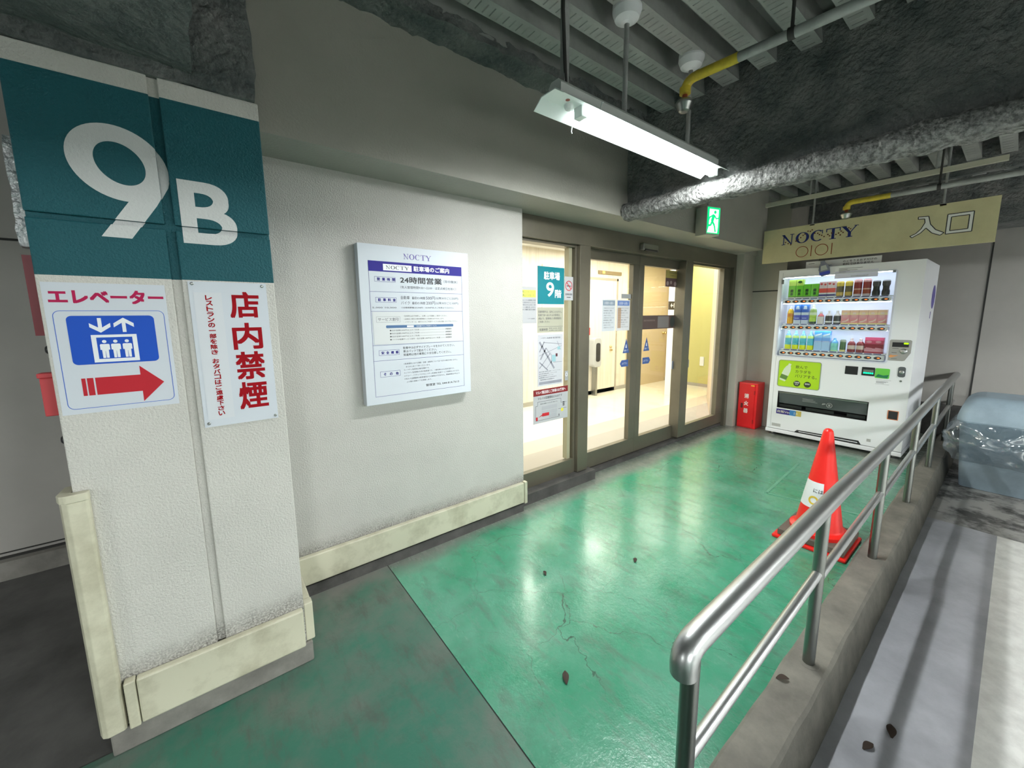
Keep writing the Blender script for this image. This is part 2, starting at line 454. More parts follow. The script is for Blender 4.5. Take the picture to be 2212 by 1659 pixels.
# ================================================================== THE SETTING
M_green = green_floor('green_epoxy', (0.035, 0.27, 0.15), (0.10, 0.33, 0.22), 0.20, 0.34, 0.45, 0.6, 1.0)
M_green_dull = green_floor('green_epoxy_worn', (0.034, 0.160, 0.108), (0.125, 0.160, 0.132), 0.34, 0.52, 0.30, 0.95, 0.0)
struct('floor', MB().box(0.705, 6.75, -1.70, 0.20, -0.6, 0.0), M_green)
struct('floor_side', MB().box(-3.5, 0.70, -6.0, -0.425, -0.6, 0.0).box(-0.385, 0.70, -0.425, 0.03, -0.6, 0.0), M_green_dull)
struct('floor_joint', MB().box(0.70, 0.705, -1.70, 0.0, -0.3, -0.002), M_seam)
struct('floor_dark', MB().box(-6.0, -0.385, -0.425, 1.30, -0.6, -0.003), M_asph)
# parking lane, falling gently away; painted white area beyond
M_lane = mat('lane_coat', (0.46, 0.465, 0.51), 0.7, mottle=((0.34, 0.343, 0.375), 3.0, 0.40, 0.68), bump=(60, 0.35, 0.003, 6))
M_lane_dirty = mat('lane_dirty', (0.42, 0.41, 0.40), 0.8, mottle=((0.10, 0.098, 0.097), 5.0, 0.44, 0.60), bump=(60, 0.35, 0.003, 6))
M_paint = mat('worn_white_paint', (0.92, 0.91, 0.89), 0.7, mottle=((0.72, 0.71, 0.69), 12.0, 0.40, 0.72), bump=(60, 0.3, 0.003, 6))
def lane(x): return -0.155
def slab(mb, x0, x1, y0, y1, dz=0.0, mi=0):
    return mb.add([(x0, y0, lane(x0) + dz), (x1, y0, lane(x1) + dz), (x1, y1, lane(x1) + dz), (x0, y1, lane(x0) + dz),
                   (x0, y0, -1), (x1, y0, -1), (x1, y1, -1), (x0, y1, -1)],
                  [(0, 1, 2, 3), (7, 6, 5, 4), (0, 4, 5, 1), (1, 5, 6, 2), (2, 6, 7, 3), (3, 7, 4, 0)], mi)
rd = slab(MB(), 0.705, 4.35, -2.21, -1.70); slab(rd, 4.35, 6.75, -8.0, -1.70, 0, 1); slab(rd, 0.705, 4.35, -8.0, -2.21, 0.0, 2)
struct('road', rd, [M_lane, M_lane_dirty, M_paint])
# curb carrying the handrail
cb = MB()
xs = [0.72 + 0.05 * i for i in range(121)]
prof = [(-1.690, -0.62), (-1.690, 0.0), (-1.695, 0.022), (-1.708, 0.032), (-1.818, 0.030), (-1.829, 0.020), (-1.834, 0.0), (-1.860, -0.155), (-1.870, -0.62)]
vv, ff = [], []
for i, x in enumerate(xs):
    for j, (y, z) in enumerate(prof):
        d = noise.noise(Vector((x * 6, y * 30, z * 20))) * 0.004
        vv.append((x, y + d, z + d))
for i in range(len(xs) - 1):
    for j in range(len(prof) - 1):
        a = i * len(prof) + j; ff.append([a, a + 1, a + len(prof) + 1, a + len(prof)])
cb.add(vv, ff, 0, False); cb.add(vv[:len(prof)], [list(range(len(prof)))[::-1]], 0)
struct('curb', cb, M_curb)

# main wall, fascia and the wall beyond the doors
struct('wall_front', MB().box(-0.30, 1.752, 0.0, 0.30, -0.02, 2.20), M_wall)
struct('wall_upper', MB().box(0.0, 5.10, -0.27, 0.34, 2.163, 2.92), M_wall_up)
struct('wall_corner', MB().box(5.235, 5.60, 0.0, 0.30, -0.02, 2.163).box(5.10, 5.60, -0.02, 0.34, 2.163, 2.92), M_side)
struct('wall_right', MB().box(5.56, 5.75, -0.36, 0.0, -0.02, 2.92), M_side)
struct('wall_recess', MB().box(5.75, 6.90, -0.36, -0.26, -0.02, 2.92), M_side)
fw_ = MB().box(6.70, 6.90, -8.0, -0.30, 0.38, 2.92); struct('wall_far', fw_, M_left)
struct('baseboard_far', MB().box(6.66, 6.90, -8.0, -0.36, -0.6, 0.38), M_conc_dk)  # base lies in shadow; that shade is put into its dark colour
struct('trim_1', MB().box(5.552, 5.56, -0.36, 0.0, 1.715, 1.727), M_seam)
struct('trim_2', MB().box(6.692, 6.70, -1.892, -1.880, 0.38, 2.6), M_seam)
# wall left of the pillar
struct('wall_left', MB().box(-6.0, -0.3, 1.25, 1.45, 0.0, 2.92), M_left)
struct('wall_return', MB().box(-0.30, -0.1, 0.30, 1.25, 0.0, 2.92), M_left)
struct('baseboard_left', MB().box(-6.0, -0.3, 1.19, 1.25, -0.02, 0.105), M_conc)
struct('trim_3', MB().box(-6.0, -0.3, 1.244, 1.25, 0.135, 0.141).box(-6.0, -0.3, 1.244, 1.25, 1.872, 1.884).box(-6, -0.3, 1.240, 1.25, 0.105, 0.118), M_seam)

# pillar with recessed joints
GX0, GX1, GZ0, GZ1 = -0.080, -0.055, 1.731, 1.747
pl = MB().box(-0.372, 0.207, -0.430, 0.30, 0.0, 2.185)
for (x0, x1) in ((-0.372, GX0), (GX1, 0.207)):
    for (z0, z1) in ((0.09, GZ0), (GZ1, 2.185)):
        pl.box(x0, x1, -0.443, -0.430, z0, z1)
pillar = struct('pillar', pl, M_pillar, bevel=0.003)
FP = FW(-0.443)
# painted numeral and letter on the pillar, following the joints
lt = MB()
ocx, ocz, icx, icz = -0.1655, 1.910, -0.164, 1.910
def ell(cx, cz, rx, rz, skew, n=56):
    out = []
    for k in range(n):
        w = 2 * PI * k / n
        out.append((cx + rx * math.cos(w), cz + rz * math.sin(w) + skew * math.cos(w)))
    return out
lt.ring(FP, ell(ocx, ocz, 0.1105, 0.107, -0.010), ell(icx, icz, 0.0555, 0.059, -0.010), 0.0, 0.0006)
lt.poly(FP, [(-0.0560, 1.880), (-0.0600, 1.862), (-0.0920, 1.800), (-0.1600, 1.6935), (-0.2260, 1.6940), (-0.1450, 1.8200), (-0.110, 1.852)], 0.0, 0.0009)
lt.fat(FP, 'B', -0.0375, 1.694, 0.149, 0.199, 0.012, 0.0006)
me = bpy.data.meshes.new('tmp'); me.from_pydata(lt.V, [], lt.F); bm = bmesh.new(); bm.from_mesh(me); bpy.data.meshes.remove(me)
for co, no in (((GX0, 0, 0), (1, 0, 0)), ((GX1, 0, 0), (1, 0, 0)), ((0, 0, GZ0), (0, 0, 1)), ((0, 0, GZ1), (0, 0, 1))):
    bmesh.ops.bisect_plane(bm, geom=bm.verts[:] + bm.edges[:] + bm.faces[:], plane_co=co, plane_no=no)
l2 = MB()
for f in bm.faces:
    c = f.calc_center_median(); d = 0.0126 if (GX0 < c.x < GX1 or GZ0 < c.z < GZ1) else 0.0
    l2.add([(v.co.x, v.co.y + d, v.co.z) for v in f.verts], [list(range(len(f.verts)))])
bm.free()
l2.build('lettering', M_letter, pillar)
# plinth, bumpers
hl = MB()
for (xa, ya, xb, yb) in ((3.46, -1.027, 3.60, -1.62), (3.46, -1.027, 4.40, -0.97)):
    d_ = Vector((xb - xa, yb - ya)).normalized(); k_ = Vector((-d_.y, d_.x)) * 0.010
    hl.poly(Frame((0, 0, 0), (1, 0, 0), (0, 1, 0)), [(xa + k_.x, ya + k_.y), (xa - k_.x, ya - k_.y), (xb - k_.x, yb - k_.y), (xb + k_.x, yb + k_.y)], -0.01, 0.0025)
struct('trim_12', hl, mat('pale_green_bead', (0.12, 0.36, 0.24), 0.3))
struct('baseboard_pillar', MB().box(-0.382, 0.228, -0.452, 0.0, 0.0, 0.088), M_conc, bevel=0.006)
struct('baseboard_front', MB().box(0.228, 1.735, -0.022, 0.0, 0.0, 0.06), M_conc_dk)
def bumper(name, mb): return struct(name, mb, M_cream, bevel=0.006)
b1 = bumper('trim_4', MB().box(-0.300, 0.200, -0.472, -0.443, 0.092, 0.258))
MB().box(-0.330, -0.302, -0.474, -0.443, 0.090, 0.260).build('end_cap', M_cream, b1, bevel=0.004)
b2 = bumper('trim_5', MB().box(0.207, 0.238, -0.400, -0.005, 0.092, 0.258))
MB().box(0.207, 0.240, -0.440, -0.402, 0.090, 0.260).build('end_cap', M_cream, b2, bevel=0.004)
b3 = bumper('trim_6', MB().box(0.245, 1.735, -0.032, 0.0, 0.070, 0.225))
MB().box(1.737, 1.762, -0.036, 0.0, 0.062, 0.229).build('end_cap', M_cream, b3, bevel=0.004)
# corner guard
cg = thing('corner_guard', 'tall cream corner guard on the lower left edge of the numbered pillar', 'corner guard', (-0.36, -0.45, 0.09))
cgm = MB()
pr = [(-0.337, -0.443), (-0.337, -0.464), (-0.342, -0.470), (-0.380, -0.474), (-0.394, -0.466), (-0.402, -0.446), (-0.398, -0.372), (-0.372, -0.372), (-0.372, -0.443)]
FT = Frame((0, 0, 0), (1, 0, 0), (0, 1, 0))
cgm.poly(FT, pr, 0.095, 0.905)
cgm.build('guard_body', M_cream, cg, bevel=0.002)
cap = MB(); cap.poly(FT, [(p[0] * 1.0 + (0.002 if p[0] > -0.345 else -0.003), p[1] - 0.003) for p in pr], 0.905, 0.930)
cap.build('end_cap', M_cream, cg, bevel=0.003)

# ceiling deck: folded steel sheet with ribs along X
P, W, D = 0.1955, 0.090, 0.15
dk = MB(); sec = []
y = 0.36; k0 = -0.62
n0 = int((k0 + 8.2) / P)
edges = [k0 - P * k for k in range(-5, n0)]
for e in edges:                      # e = garage-side edge of a flat
    sec += [(e + W, 2.78), (e, 2.78), (e + 0.016, 2.78 + D), (e - P + W - 0.016, 2.78 + D)]
vv, ff = [], []
for x in (-6.0, 6.9):
    vv += [(x, yy, zz) for yy, zz in sec]
n = len(sec)
for i in range(n - 1): ff.append([i, i + 1, n + i + 1, n + i])
dk.add(vv, ff, 0)
dk.box(-6.0, 6.9, -8.3, 0.5, 2.94, 2.98)
m = M_deck; nt, b = nodes_of(m)
geo = nt.nodes.new('ShaderNodeNewGeometry'); sp = nt.nodes.new('ShaderNodeSeparateXYZ'); nt.links.new(geo.outputs['Position'], sp.inputs[0])
wx = math_node(nt, 'SINE', math_node(nt, 'MULTIPLY', sp.outputs['X'], 2 * PI / 0.075))
yy = math_node(nt, 'FRACT', math_node(nt, 'DIVIDE', math_node(nt, 'SUBTRACT', sp.outputs['Y'], k0 - 20 * P), P))
inner = math_node(nt, 'MULTIPLY', math_node(nt, 'GREATER_THAN', yy, 0.12), math_node(nt, 'LESS_THAN', yy, 0.40))
emb = math_node(nt, 'MULTIPLY', ramp(nt, wx, -0.25, 0.25), inner)
bp = nt.nodes.new('ShaderNodeBump'); bp.inputs['Distance'].default_value = 0.012; bp.inputs['Strength'].default_value = 0.8
nt.links.new(emb, bp.inputs['Height']); nt.links.new(bp.outputs['Normal'], b.inputs['Normal'])
struct('ceiling', dk, M_deck)
# ragged sprayed strip where the fascia meets the deck
struct('trim_7', rough_box(0.19, 2.56, -0.43, -0.25, 2.752, 2.80, 0.03, 0.018, 14), M_spray)
# sprayed steel beams
bweb = rough_box(2.535, 2.605, -6.0, -0.26, 2.195, 2.90, 0.05, 0.018, 6)
bflg = rough_box(2.450, 2.600, -6.0, -0.28, 2.135, 2.250, 0.016, 0.012, 13, 0.055)
beam = struct('beam', bweb, M_spray)
bflg.build('bottom_flange', M_spray_lt, beam)
struct('beam_left', rough_box(-1.2, 0.035, -6.0, -0.41, 2.225, 2.90, 0.05, 0.020, 6), M_spray)
struct('beam_end', rough_box(-0.372, 0.205, -0.455, -0.25, 2.185, 2.90, 0.03, 0.010, 9), M_spray)
struct('beam_far', rough_box(6.15, 6.72, -6.0, -0.26, 2.30, 2.90, 0.07, 0.02, 6), M_spray)
struct('beam_mid', rough_box(5.50, 5.56, -6.0, -0.36, 2.66, 2.90, 0.07, 0.01, 6), M_spray)

# ================================================================== DOORS AND LOBBY
# fixed frame
hd = MB().box(1.752, 5.235, 0.08, 0.30, 2.005, 2.163)
hd.box(1.752, 1.790, 0.10, 0.17, 0.09, 2.005).box(5.17, 5.235, 0.08, 0.25, 0.0, 2.005)
hd.box(2.42, 2.545, 0.08, 0.19, 0.09, 2.005).box(4.05, 4.20, 0.08, 0.19, 0.07, 2.005)
struct('trim_8', hd, M_frame, bevel=0.003)
struct('trim_9', MB().box(1.752, 2.60, 0.03, 0.24, 0.0, 0.085).box(2.60, 5.235, 0.12, 0.30, 0.0, 0.035), M_conc_dk)
def window(name, x0, x1, y, z0, z1, rail_b, stile_l, stile_r, rail_t, kind='fixed_pane'):
    fr = MB().box(x0, x1, y, y + 0.05, z0, z0 + rail_b).box(x0, x1, y, y + 0.05, z1 - rail_t, z1)
    fr.box(x0, x0 + stile_l, y, y + 0.05, z0 + rail_b, z1 - rail_t).box(x1 - stile_r, x1, y, y + 0.05, z0 + rail_b, z1 - rail_t)
    o = struct(name, fr, M_frame, bevel=0.002)
    MB().box(x0 + stile_l, x1 - stile_r, y + 0.022, y + 0.028, z0 + rail_b, z1 - rail_t).build('glass', GLASS, o)
    return o
w1 = window('window_1', 1.79, 2.42, 0.115, 0.085, 2.005, 0.125, 0.028, 0.02, 0.02)
d1 = window('door_1', 2.545, 3.345, 0.16, 0.045, 2.005, 0.150, 0.075, 0.10, 0.085)
d2 = window('door_2', 3.348, 4.16, 0.16, 0.045, 2.005, 0.150, 0.075, 0.085, 0.085)
w2 = window('window_2', 4.20, 5.17, 0.115, 0.045, 2.005, 0.125, 0.03, 0.17, 0.02)
# pale inner stile visible at the edge of the first pane
MB().box(2.35, 2.385, 0.14, 0.19, 0.21, 1.985).build('inner_stile', mat('pale_stile', (0.42, 0.38, 0.27), 0.5), w1)
ds = thing('door_sensor', 'small grey motion sensor on the bronze header above the sliding doors', 'sensor', (3.34, 0.06, 2.03))
MB().box(3.215, 3.455, 0.035, 0.08, 2.035, 2.095).build('housing', M_steel_dk, ds, bevel=0.008)
MB().box(3.235, 3.435, 0.030, 0.05, 2.028, 2.046).build('lens', M_black, ds, bevel=0.003)

# lobby shell
M_lobby = mat('lobby_wood_panel', (0.80, 0.74, 0.64), 0.45)
nt, b = nodes_of(M_lobby)
geo = nt.nodes.new('ShaderNodeNewGeometry'); mp = nt.nodes.new('ShaderNodeMapping'); mp.inputs['Scale'].default_value = (14, 14, 0.5)
nt.links.new(geo.outputs['Position'], mp.inputs['Vector'])
nt.links.new(mix_col(nt, ramp(nt, noise_node(nt, mp.outputs['Vector'], 2.0, 5), 0.45, 0.75), (0.80, 0.74, 0.64), (0.66, 0.585, 0.48)), b.inputs['Base Color'])
M_tile = mat('lobby_tile', (0.82, 0.76, 0.62), 0.12, mottle=((0.76, 0.69, 0.55), 3, 0.4, 0.7))
M_beige = mat('lobby_beige', (0.62, 0.50, 0.32), 0.5)
M_lime = mat('lobby_lime', (0.56, 0.53, 0.20), 0.5)
M_matgrey = mat('lobby_mat', (0.42, 0.38, 0.34), 0.8, bump=(200, 0.3, 0.003, 2))
M_strip = mat('lobby_strip', (0.56, 0.48, 0.40), 0.4)
struct('floor_lobby', MB().box(1.2, 9.5, 0.20, 0.87, -0.3, 0.0, 1).box(1.2, 9.5, 0.87, 1.19, -0.3, 0.0, 2).box(1.2, 9.5, 1.19, 2.75, -0.3, 0.0, 0), [M_tile, M_matgrey, M_strip])
struct('ceiling_lobby', MB().box(1.2, 9.5, 0.30, 2.75, 2.48, 2.56), M_white)
struct('wall_lobby', MB().box(1.2, 6.42, 2.55, 2.75, 0.0, 2.48), M_lobby)
struct('wall_lobby_beige', MB().box(6.42, 7.90, 2.55, 2.75, 0.0, 2.48), M_beige)
struct('wall_lobby_side', MB().box(1.2, 1.4, 0.30, 2.55, 0.0, 2.48), M_lobby)
struct('wall_lobby_lime', MB().box(7.70, 7.85, 0.30, 2.0, 0.0, 2.48), M_lime)
struct('wall_lobby_end', MB().box(7.90, 8.1, 1.9, 2.75, 0.0, 2.48), M_beige)
an = MB(); an.add([(5.50, 0.42, 0), (6.70, 1.05, 0), (6.70, 0.42, 0), (5.50, 0.42, 2.48), (6.70, 1.05, 2.48), (6.70, 0.42, 2.48)],
                  [(0, 1, 4, 3), (1, 2, 5, 4), (2, 0, 3, 5)])
struct('wall_lobby_jamb', an, mat('jamb_beige', (0.60, 0.50, 0.37), 0.5))
struct('baseboard_lobby', MB().box(1.4, 6.42, 2.535, 2.55, 0, 0.07).box(6.42, 7.9, 2.535, 2.55, 0, 0.07).box(7.685, 7.70, 0.3, 2.0, 0, 0.06), mat('lobby_skirting', (0.40, 0.38, 0.33), 0.5))
# white post of the opening towards the yellow-green wall
struct('trim_10', MB().box(6.42, 6.56, 1.55, 1.68, 0.0, 2.20).box(6.60, 6.66, 1.56, 1.66, 0.0, 2.20), M_white)
# steel doors in the lobby back wall
d3 = struct('door_3', MB().box(5.24, 6.08, 2.535, 2.55, 0.0, 2.06), M_lobby)
MB().box(5.915, 5.955, 2.495, 2.535, 0.775, 0.800).lathe((5.935, 2.535, 0.85), [(0.025, 0), (0.025, 0.012), (0.012, 0.03)], 12, 0, (0, -1, 0)).build('door_handle', mat('brass', (0.6, 0.45, 0.2), 0.3, 1.0), d3)
struct('trim_11', MB().box(5.20, 5.24, 2.53, 2.55, 0.0, 2.10).box(6.08, 6.12, 2.53, 2.55, 0.0, 2.10).box(5.20, 6.12, 2.53, 2.55, 2.06, 2.10), mat('door_trim_grey', (0.42, 0.37, 0.30), 0.5))
d4 = struct('door_4', MB().box(6.90, 7.80, 2.53, 2.55, 0.0, 2.12), mat('lobby_door_tan', (0.66, 0.52, 0.32), 0.45))
MB().lathe((7.68, 2.53, 1.05), [(0.03, 0), (0.03, 0.01), (0.016, 0.03), (0.03, 0.06), (0.02, 0.08)], 14, 0, (0, -1, 0)).build('door_handle', MATS['brass'], d4)
vt = tag(MB().box(5.56, 6.21, 2.53, 2.55, 2.165, 2.225).build('floor_indicator', mat('indicator_brown', (0.28, 0.2, 0.1), 0.5)), 'narrow brown indicator strip above the pale lobby door', 'indicator')
MB().box(5.66, 5.72, 2.524, 2.53, 2.175, 2.215).build('lit_number', mat('indicator_lit', (0.9, 0.6, 0.1), 0.5, emit=(1, 0.6, 0.1), emit_s=1.5), vt)
# guide board
FB = FW(2.53)
gb = thing('guide_board', 'cream guide board with brown graphics on the lobby back wall', 'notice board', (4.60, 2.53, 1.33))
MB().fbox(FB, 4.22, 4.97, 1.34, 2.24, -0.018, 0.0).build('panel', mat('board_cream', (0.80, 0.72, 0.58), 0.5), gb)
pm = MB().poly(FB, [(4.80, 2.17), (4.93, 2.19), (4.93, 2.06), (4.86, 1.98), (4.81, 2.04)], 0.0, 0.002)
for k in range(5): pm.fbox(FB, 4.74, 4.95, 1.80 - 0.075 * k, 1.862 - 0.075 * k, 0, 0.002)
for k in range(4): pm.fbox(FB, 4.28, 4.62, 1.80 - 0.06 * k, 1.812 - 0.06 * k, 0, 0.002)
pm.build('graphics', mat('graphics_brown', (0.22, 0.09, 0.06), 0.5), gb)
ar = thing('arrow_sign', 'white lobby sign with a dark arrow below the brown guide board', 'sign', (4.85, 2.53, 0.74))
MB().fbox(FB, 4.55, 5.0, 0.74, 1.04, -0.018, 0.0).build('panel', M_paper, ar)
am = MB().fbox(FB, 4.76, 4.90, 0.945, 0.955, 0, 0.002)
am.poly(FB, [(4.86, 0.99), (4.87, 0.995), (4.92, 0.95), (4.87, 0.905), (4.86, 0.91), (4.90, 0.95)], 0, 0.002).fbox(FB, 4.78, 4.95, 0.86, 0.868, 0, 0.002)
am.build('arrow', M_ink, ar)
fx = thing('hand_dispenser', 'grey rounded box standing by the lobby door behind the glass', 'dispenser', (5.40, 2.45, 0.0))
MB().rrect(FW(2.38), 5.30, 5.50, 0.52, 1.04, 0.06, -0.14, 0.0).build('body', mat('dispenser_grey', (0.45, 0.46, 0.46), 0.4), fx, bevel=0.01)
MB().rrect(FW(2.378), 5.35, 5.46, 0.62, 0.95, 0.04, -0.002, 0.002).build('front_plate', M_dark_in, fx)
MB().box(5.38, 5.42, 2.40, 2.5, 0.0, 0.55).build('stand', M_steel_dk, fx)
tag(MB().fbox(FB, 5.24, 5.32, 1.09, 1.22, -0.02, 0.03).build('red_call_box', M_redbox), 'small red box on the lobby wall above the grey dispenser', 'call box')
# overhead way sign, arrow plate
tg = tag(MB().fbox(FW(1.54), 6.22, 6.44, 1.52, 1.66, -0.02, 0).build('way_plate', mat('plate_brown', (0.05, 0.04, 0.03), 0.5)), 'small black direction plate beside the white lobby post', 'sign')
MB().poly(FW(1.54), [(6.25, 1.59), (6.29, 1.63), (6.29, 1.60), (6.33, 1.60), (6.33, 1.58), (6.29, 1.58), (6.29, 1.55)], 0, 0.002).fbox(FW(1.54), 6.35, 6.42, 1.55, 1.63, 0, 0.002).build('lettering', M_paper, tg)
tag(MB().rrect(FX(7.699), -1.70, -1.62, 0.42, 0.60, 0.01, 0, 0.015).build('wall_outlet_cover', M_white), 'white cover plate low on the yellow-green lobby wall', 'cover plate')

# ================================================================== PAPERS ON THE GLASS (outer face of each pane)
def sheet(name, label, cat, y, u0, u1, v0, v1, m_, group=None, t=0.0015):
    o = MB().fbox(FW(y), u0, u1, v0, v1, -t, 0).build(name, m_)
    return tag(o, label, cat, group)
Y1 = 0.136   # fixed pane
YL = 0.181   # sliding leaves
F1 = FW(Y1 - 0.0004); FL = FW(YL - 0.0004)
a = sheet('parking_floor_sign', 'teal parking floor 9 sign on the first glass pane', 'sign', Y1, 2.013, 2.295, 1.533, 1.819, M_teal, t=0.004)
MB().fat(F1, '駐車場', 2.075, 1.720, 0.170, 0.062, 0.003).text(F1, '9', 2.100, 1.590, 0.082, 0.112, bold=0.02).fat(F1, '階', 2.192, 1.583, 0.072, 0.064, 0.003).build('lettering', M_paper, a)
a = sheet('no_smoking_sticker', 'white no smoking sticker beside the teal floor sign', 'sticker', Y1, 2.300, 2.398, 1.566, 1.755, M_sheet)
t_ = MB(); cu, cv = 2.348, 1.682
ci = lambda r: [(cu + r * math.cos(2 * PI * k / 28), cv + r * 1.0 * math.sin(2 * PI * k / 28)) for k in range(28)]
t_.ring(F1, ci(0.040), ci(0.034), 0, 0.0005).poly(F1, [(2.319, 1.707), (2.324, 1.712), (2.378, 1.658), (2.373, 1.653)], 0, 0.0006)
t_.build('prohibition_ring', M_red, a)
MB().fbox(F1, 2.325, 2.368, 1.677, 1.684, 0, 0.0003).fbox(F1, 2.371, 2.375, 1.677, 1.684, 0, 0.0003).text(F1, '駐車場内禁煙', 2.309, 1.606, 0.078, 0.016, bold=0.006).fbox(F1, 2.325, 2.37, 1.588, 1.593, 0, 0.0003).build('lettering', M_ink, a)
a = sheet('fuel_notice', 'white notice with a yellow heading at the left edge of the first pane', 'notice', Y1, 1.835, 2.000, 1.386, 1.660, M_sheet)
MB().fbox(F1, 1.850, 1.992, 1.582, 1.636, 0, 0.0003).build('heading_band', mat('heading_yellow', (0.72, 0.75, 0.12), 0.5), a)
t_ = MB()
t_.text(F1, '有人スタンド', 1.862, 1.613, 0.09, 0.017, 0.0006).text(F1, '廃止のお知らせ', 1.862, 1.588, 0.115, 0.017, 0.0006)
for k, s_ in enumerate(('日頃はノクティ駐車場をご利用', 'いただき誠にありがとうございます', 'ご不便をおかけしますが、何卒', 'よろしくお願い申し上げます。', '皆様のご理解ご協力をお願い')):
    t_.text(F1, s_, 1.845, 1.555 - 0.0175 * k, 0.145, 0.011, 0.0004)
t_.text(F1, 'ノクティ駐車場', 1.91, 1.418, 0.07, 0.009, 0.0004).build('lettering', M_grey_ink, a)
a = sheet('closing_hours_notice', 'beige after hours notice under the teal floor sign', 'notice', Y1, 2.008, 2.290, 1.312, 1.508, mat('notice_beige', (0.43, 0.42, 0.33), 0.5))
t_ = MB()
for k, s_ in enumerate(('営業時間外は、店内に入れません。', '駐車で歩へ出られるお客様は、', '3階より、駐車場ビル専用階段を', 'ご利用ください')):
    t_.text(F1, s_, 2.018, 1.465 - 0.026 * k, (0.255, 0.235, 0.25, 0.12)[k], 0.018)
t_.fbox(F1, 2.016, 2.282, 1.358, 1.360, 0, 0.0003).text(F1, '営業時間', 2.03, 1.326, 0.085, 0.019).text(F1, '平日 10:30~20:00', 2.13, 1.338, 0.14, 0.011).text(F1, '土日祝 10:30~20:00', 2.13, 1.322, 0.14, 0.011)
t_.build('lettering', M_grey_ink, a)
# street map poster
a = sheet('area_map_poster', 'white area map poster in the middle of the first pane', 'poster', Y1, 2.010, 2.288, 0.886, 1.296, mat('poster_white', (0.56, 0.56, 0.60), 0.5))
t_ = MB()
def seg(mb, F, p, q, w, n1=0.0004, mi=0):
    d = Vector((q[0] - p[0], q[1] - p[1])); L = d.length or 1e-6; k = Vector((-d.y, d.x)) / L * w / 2
    return mb.poly(F, [(p[0] + k.x, p[1] + k.y), (p[0] - k.x, p[1] - k.y), (q[0] - k.x, q[1] - k.y), (q[0] + k.x, q[1] + k.y)], 0, n1, mi)
for p, q, w in (((2.03, 1.24), (2.19, 1.02), 0.016), ((2.03, 1.08), (2.12, 1.01), 0.01), ((2.04, 1.10), (2.10, 1.19), 0.012), ((2.10, 1.19), (2.15, 1.13), 0.005),
                ((2.025, 1.13), (2.27, 1.20), 0.004), ((2.07, 1.235), (2.27, 1.215), 0.004), ((2.16, 1.14), (2.16, 1.06), 0.004), ((2.03, 1.03), (2.15, 1.15), 0.006),
                ((2.18, 1.07), (2.275, 1.07), 0.004), ((2.03, 1.16), (2.08, 1.24), 0.010), ((2.22, 1.24), (2.26, 1.17), 0.004), ((2.10, 1.02), (2.20, 1.12), 0.004)):
    seg(t_, F1, p, q, w)
t_.fbox(F1, 2.025, 2.275, 0.90, 0.922, 0, 0.0004)
t_.build('street_lines', mat('map_grey', (0.30, 0.30, 0.35), 0.5), a)
MB().fbox(F1, 2.165, 2.205, 1.075, 1.13, 0, 0.0005).fbox(F1, 2.225, 2.255, 1.17, 1.195, 0, 0.0005).build('blue_blocks', mat('map_teal', (0.30, 0.50, 0.55), 0.5), a)
MB().fbox(F1, 2.205, 2.226, 1.115, 1.14, 0, 0.0006).build('marker', mat('map_marker', (0.10, 0.02, 0.03), 0.5), a)
t_ = MB().text(F1, 'ノクティ駐車場 周辺案内図', 2.045, 1.262, 0.21, 0.013)
for k in range(3): t_.text(F1, '溝の口駅 高津区役所 ノクティプラザ', 2.025, 0.998 - 0.016 * k, 0.235 - 0.04 * k, 0.008)
t_.text(F1, '営業時間 10:00から22:00まで', 2.025, 0.950, 0.19, 0.009).text(F1, '駐車場の利用案内', 2.04, 0.933, 0.15, 0.009)
t_.build('lettering', M_grey_ink, a)
a = sheet('opening_notice', 'notice with a dark red heading lowest on the first pane', 'notice', Y1, 1.966, 2.350, 0.586, 0.862, M_sheet)
MB().fbox(F1, 1.966, 2.350, 0.812, 0.862, 0, 0.0003).build('heading_band', mat('heading_red', (0.22, 0.012, 0.015), 0.5), a)
MB().text(F1, 'マルイ開店前にご来場のお客様へ', 1.992, 0.824, 0.33, 0.027, 0.0006, 0, 0.01).build('heading', M_paper, a)
t_ = MB().text(F1, 'マルイの営業開始は10:30です', 2.012, 0.778, 0.27, 0.022, 0.0004, 0, 0.004)
t_.text(F1, '開店前のお客様はこちらの入口をご利用ください', 2.04, 0.738, 0.19, 0.010)
for p, q in (((1.99, 0.62), (1.99, 0.73)), ((1.99, 0.73), (2.01, 0.73)), ((2.01, 0.73), (2.01, 0.762)), ((2.01, 0.762), (2.27, 0.762)), ((2.27, 0.762), (2.27, 0.725)), ((2.27, 0.725), (2.335, 0.725)), ((1.99, 0.61), (2.26, 0.61)), ((2.24, 0.675), (2.335, 0.675))):
    seg(t_, F1, p, q, 0.002)
for k in range(3): t_.fbox(F1, 2.29, 2.312, 0.695 + 0.013 * k, 0.703 + 0.013 * k, 0, 0.0004)
t_.fbox(F1, 2.245, 2.252, 0.615, 0.632, 0, 0.0005)
t_.build('lettering', M_ink, a)
MB().fbox(F1, 2.055, 2.225, 0.690, 0.722, 0, 0.0004).fbox(F1, 2.055, 2.225, 0.652, 0.684, 0, 0.0004).fbox(F1, 2.13, 2.22, 0.618, 0.650, 0, 0.0004).build('building_plan', mat('plan_grey', (0.42, 0.42, 0.45), 0.5), a)
MB().fbox(F1, 1.993, 2.012, 0.612, 0.640, 0, 0.0005).fbox(F1, 2.06, 2.135, 0.638, 0.664, 0, 0.0007).poly(F1, [(2.02, 0.635), (2.06, 0.645), (2.06, 0.655)], 0, 0.0006).build('red_marks', M_red, a)
MB().fbox(F1, 2.272, 2.298, 0.650, 0.676, 0, 0.0005).build('yellow_mark', mat('mark_yellow', (0.8, 0.7, 0.05), 0.5), a)
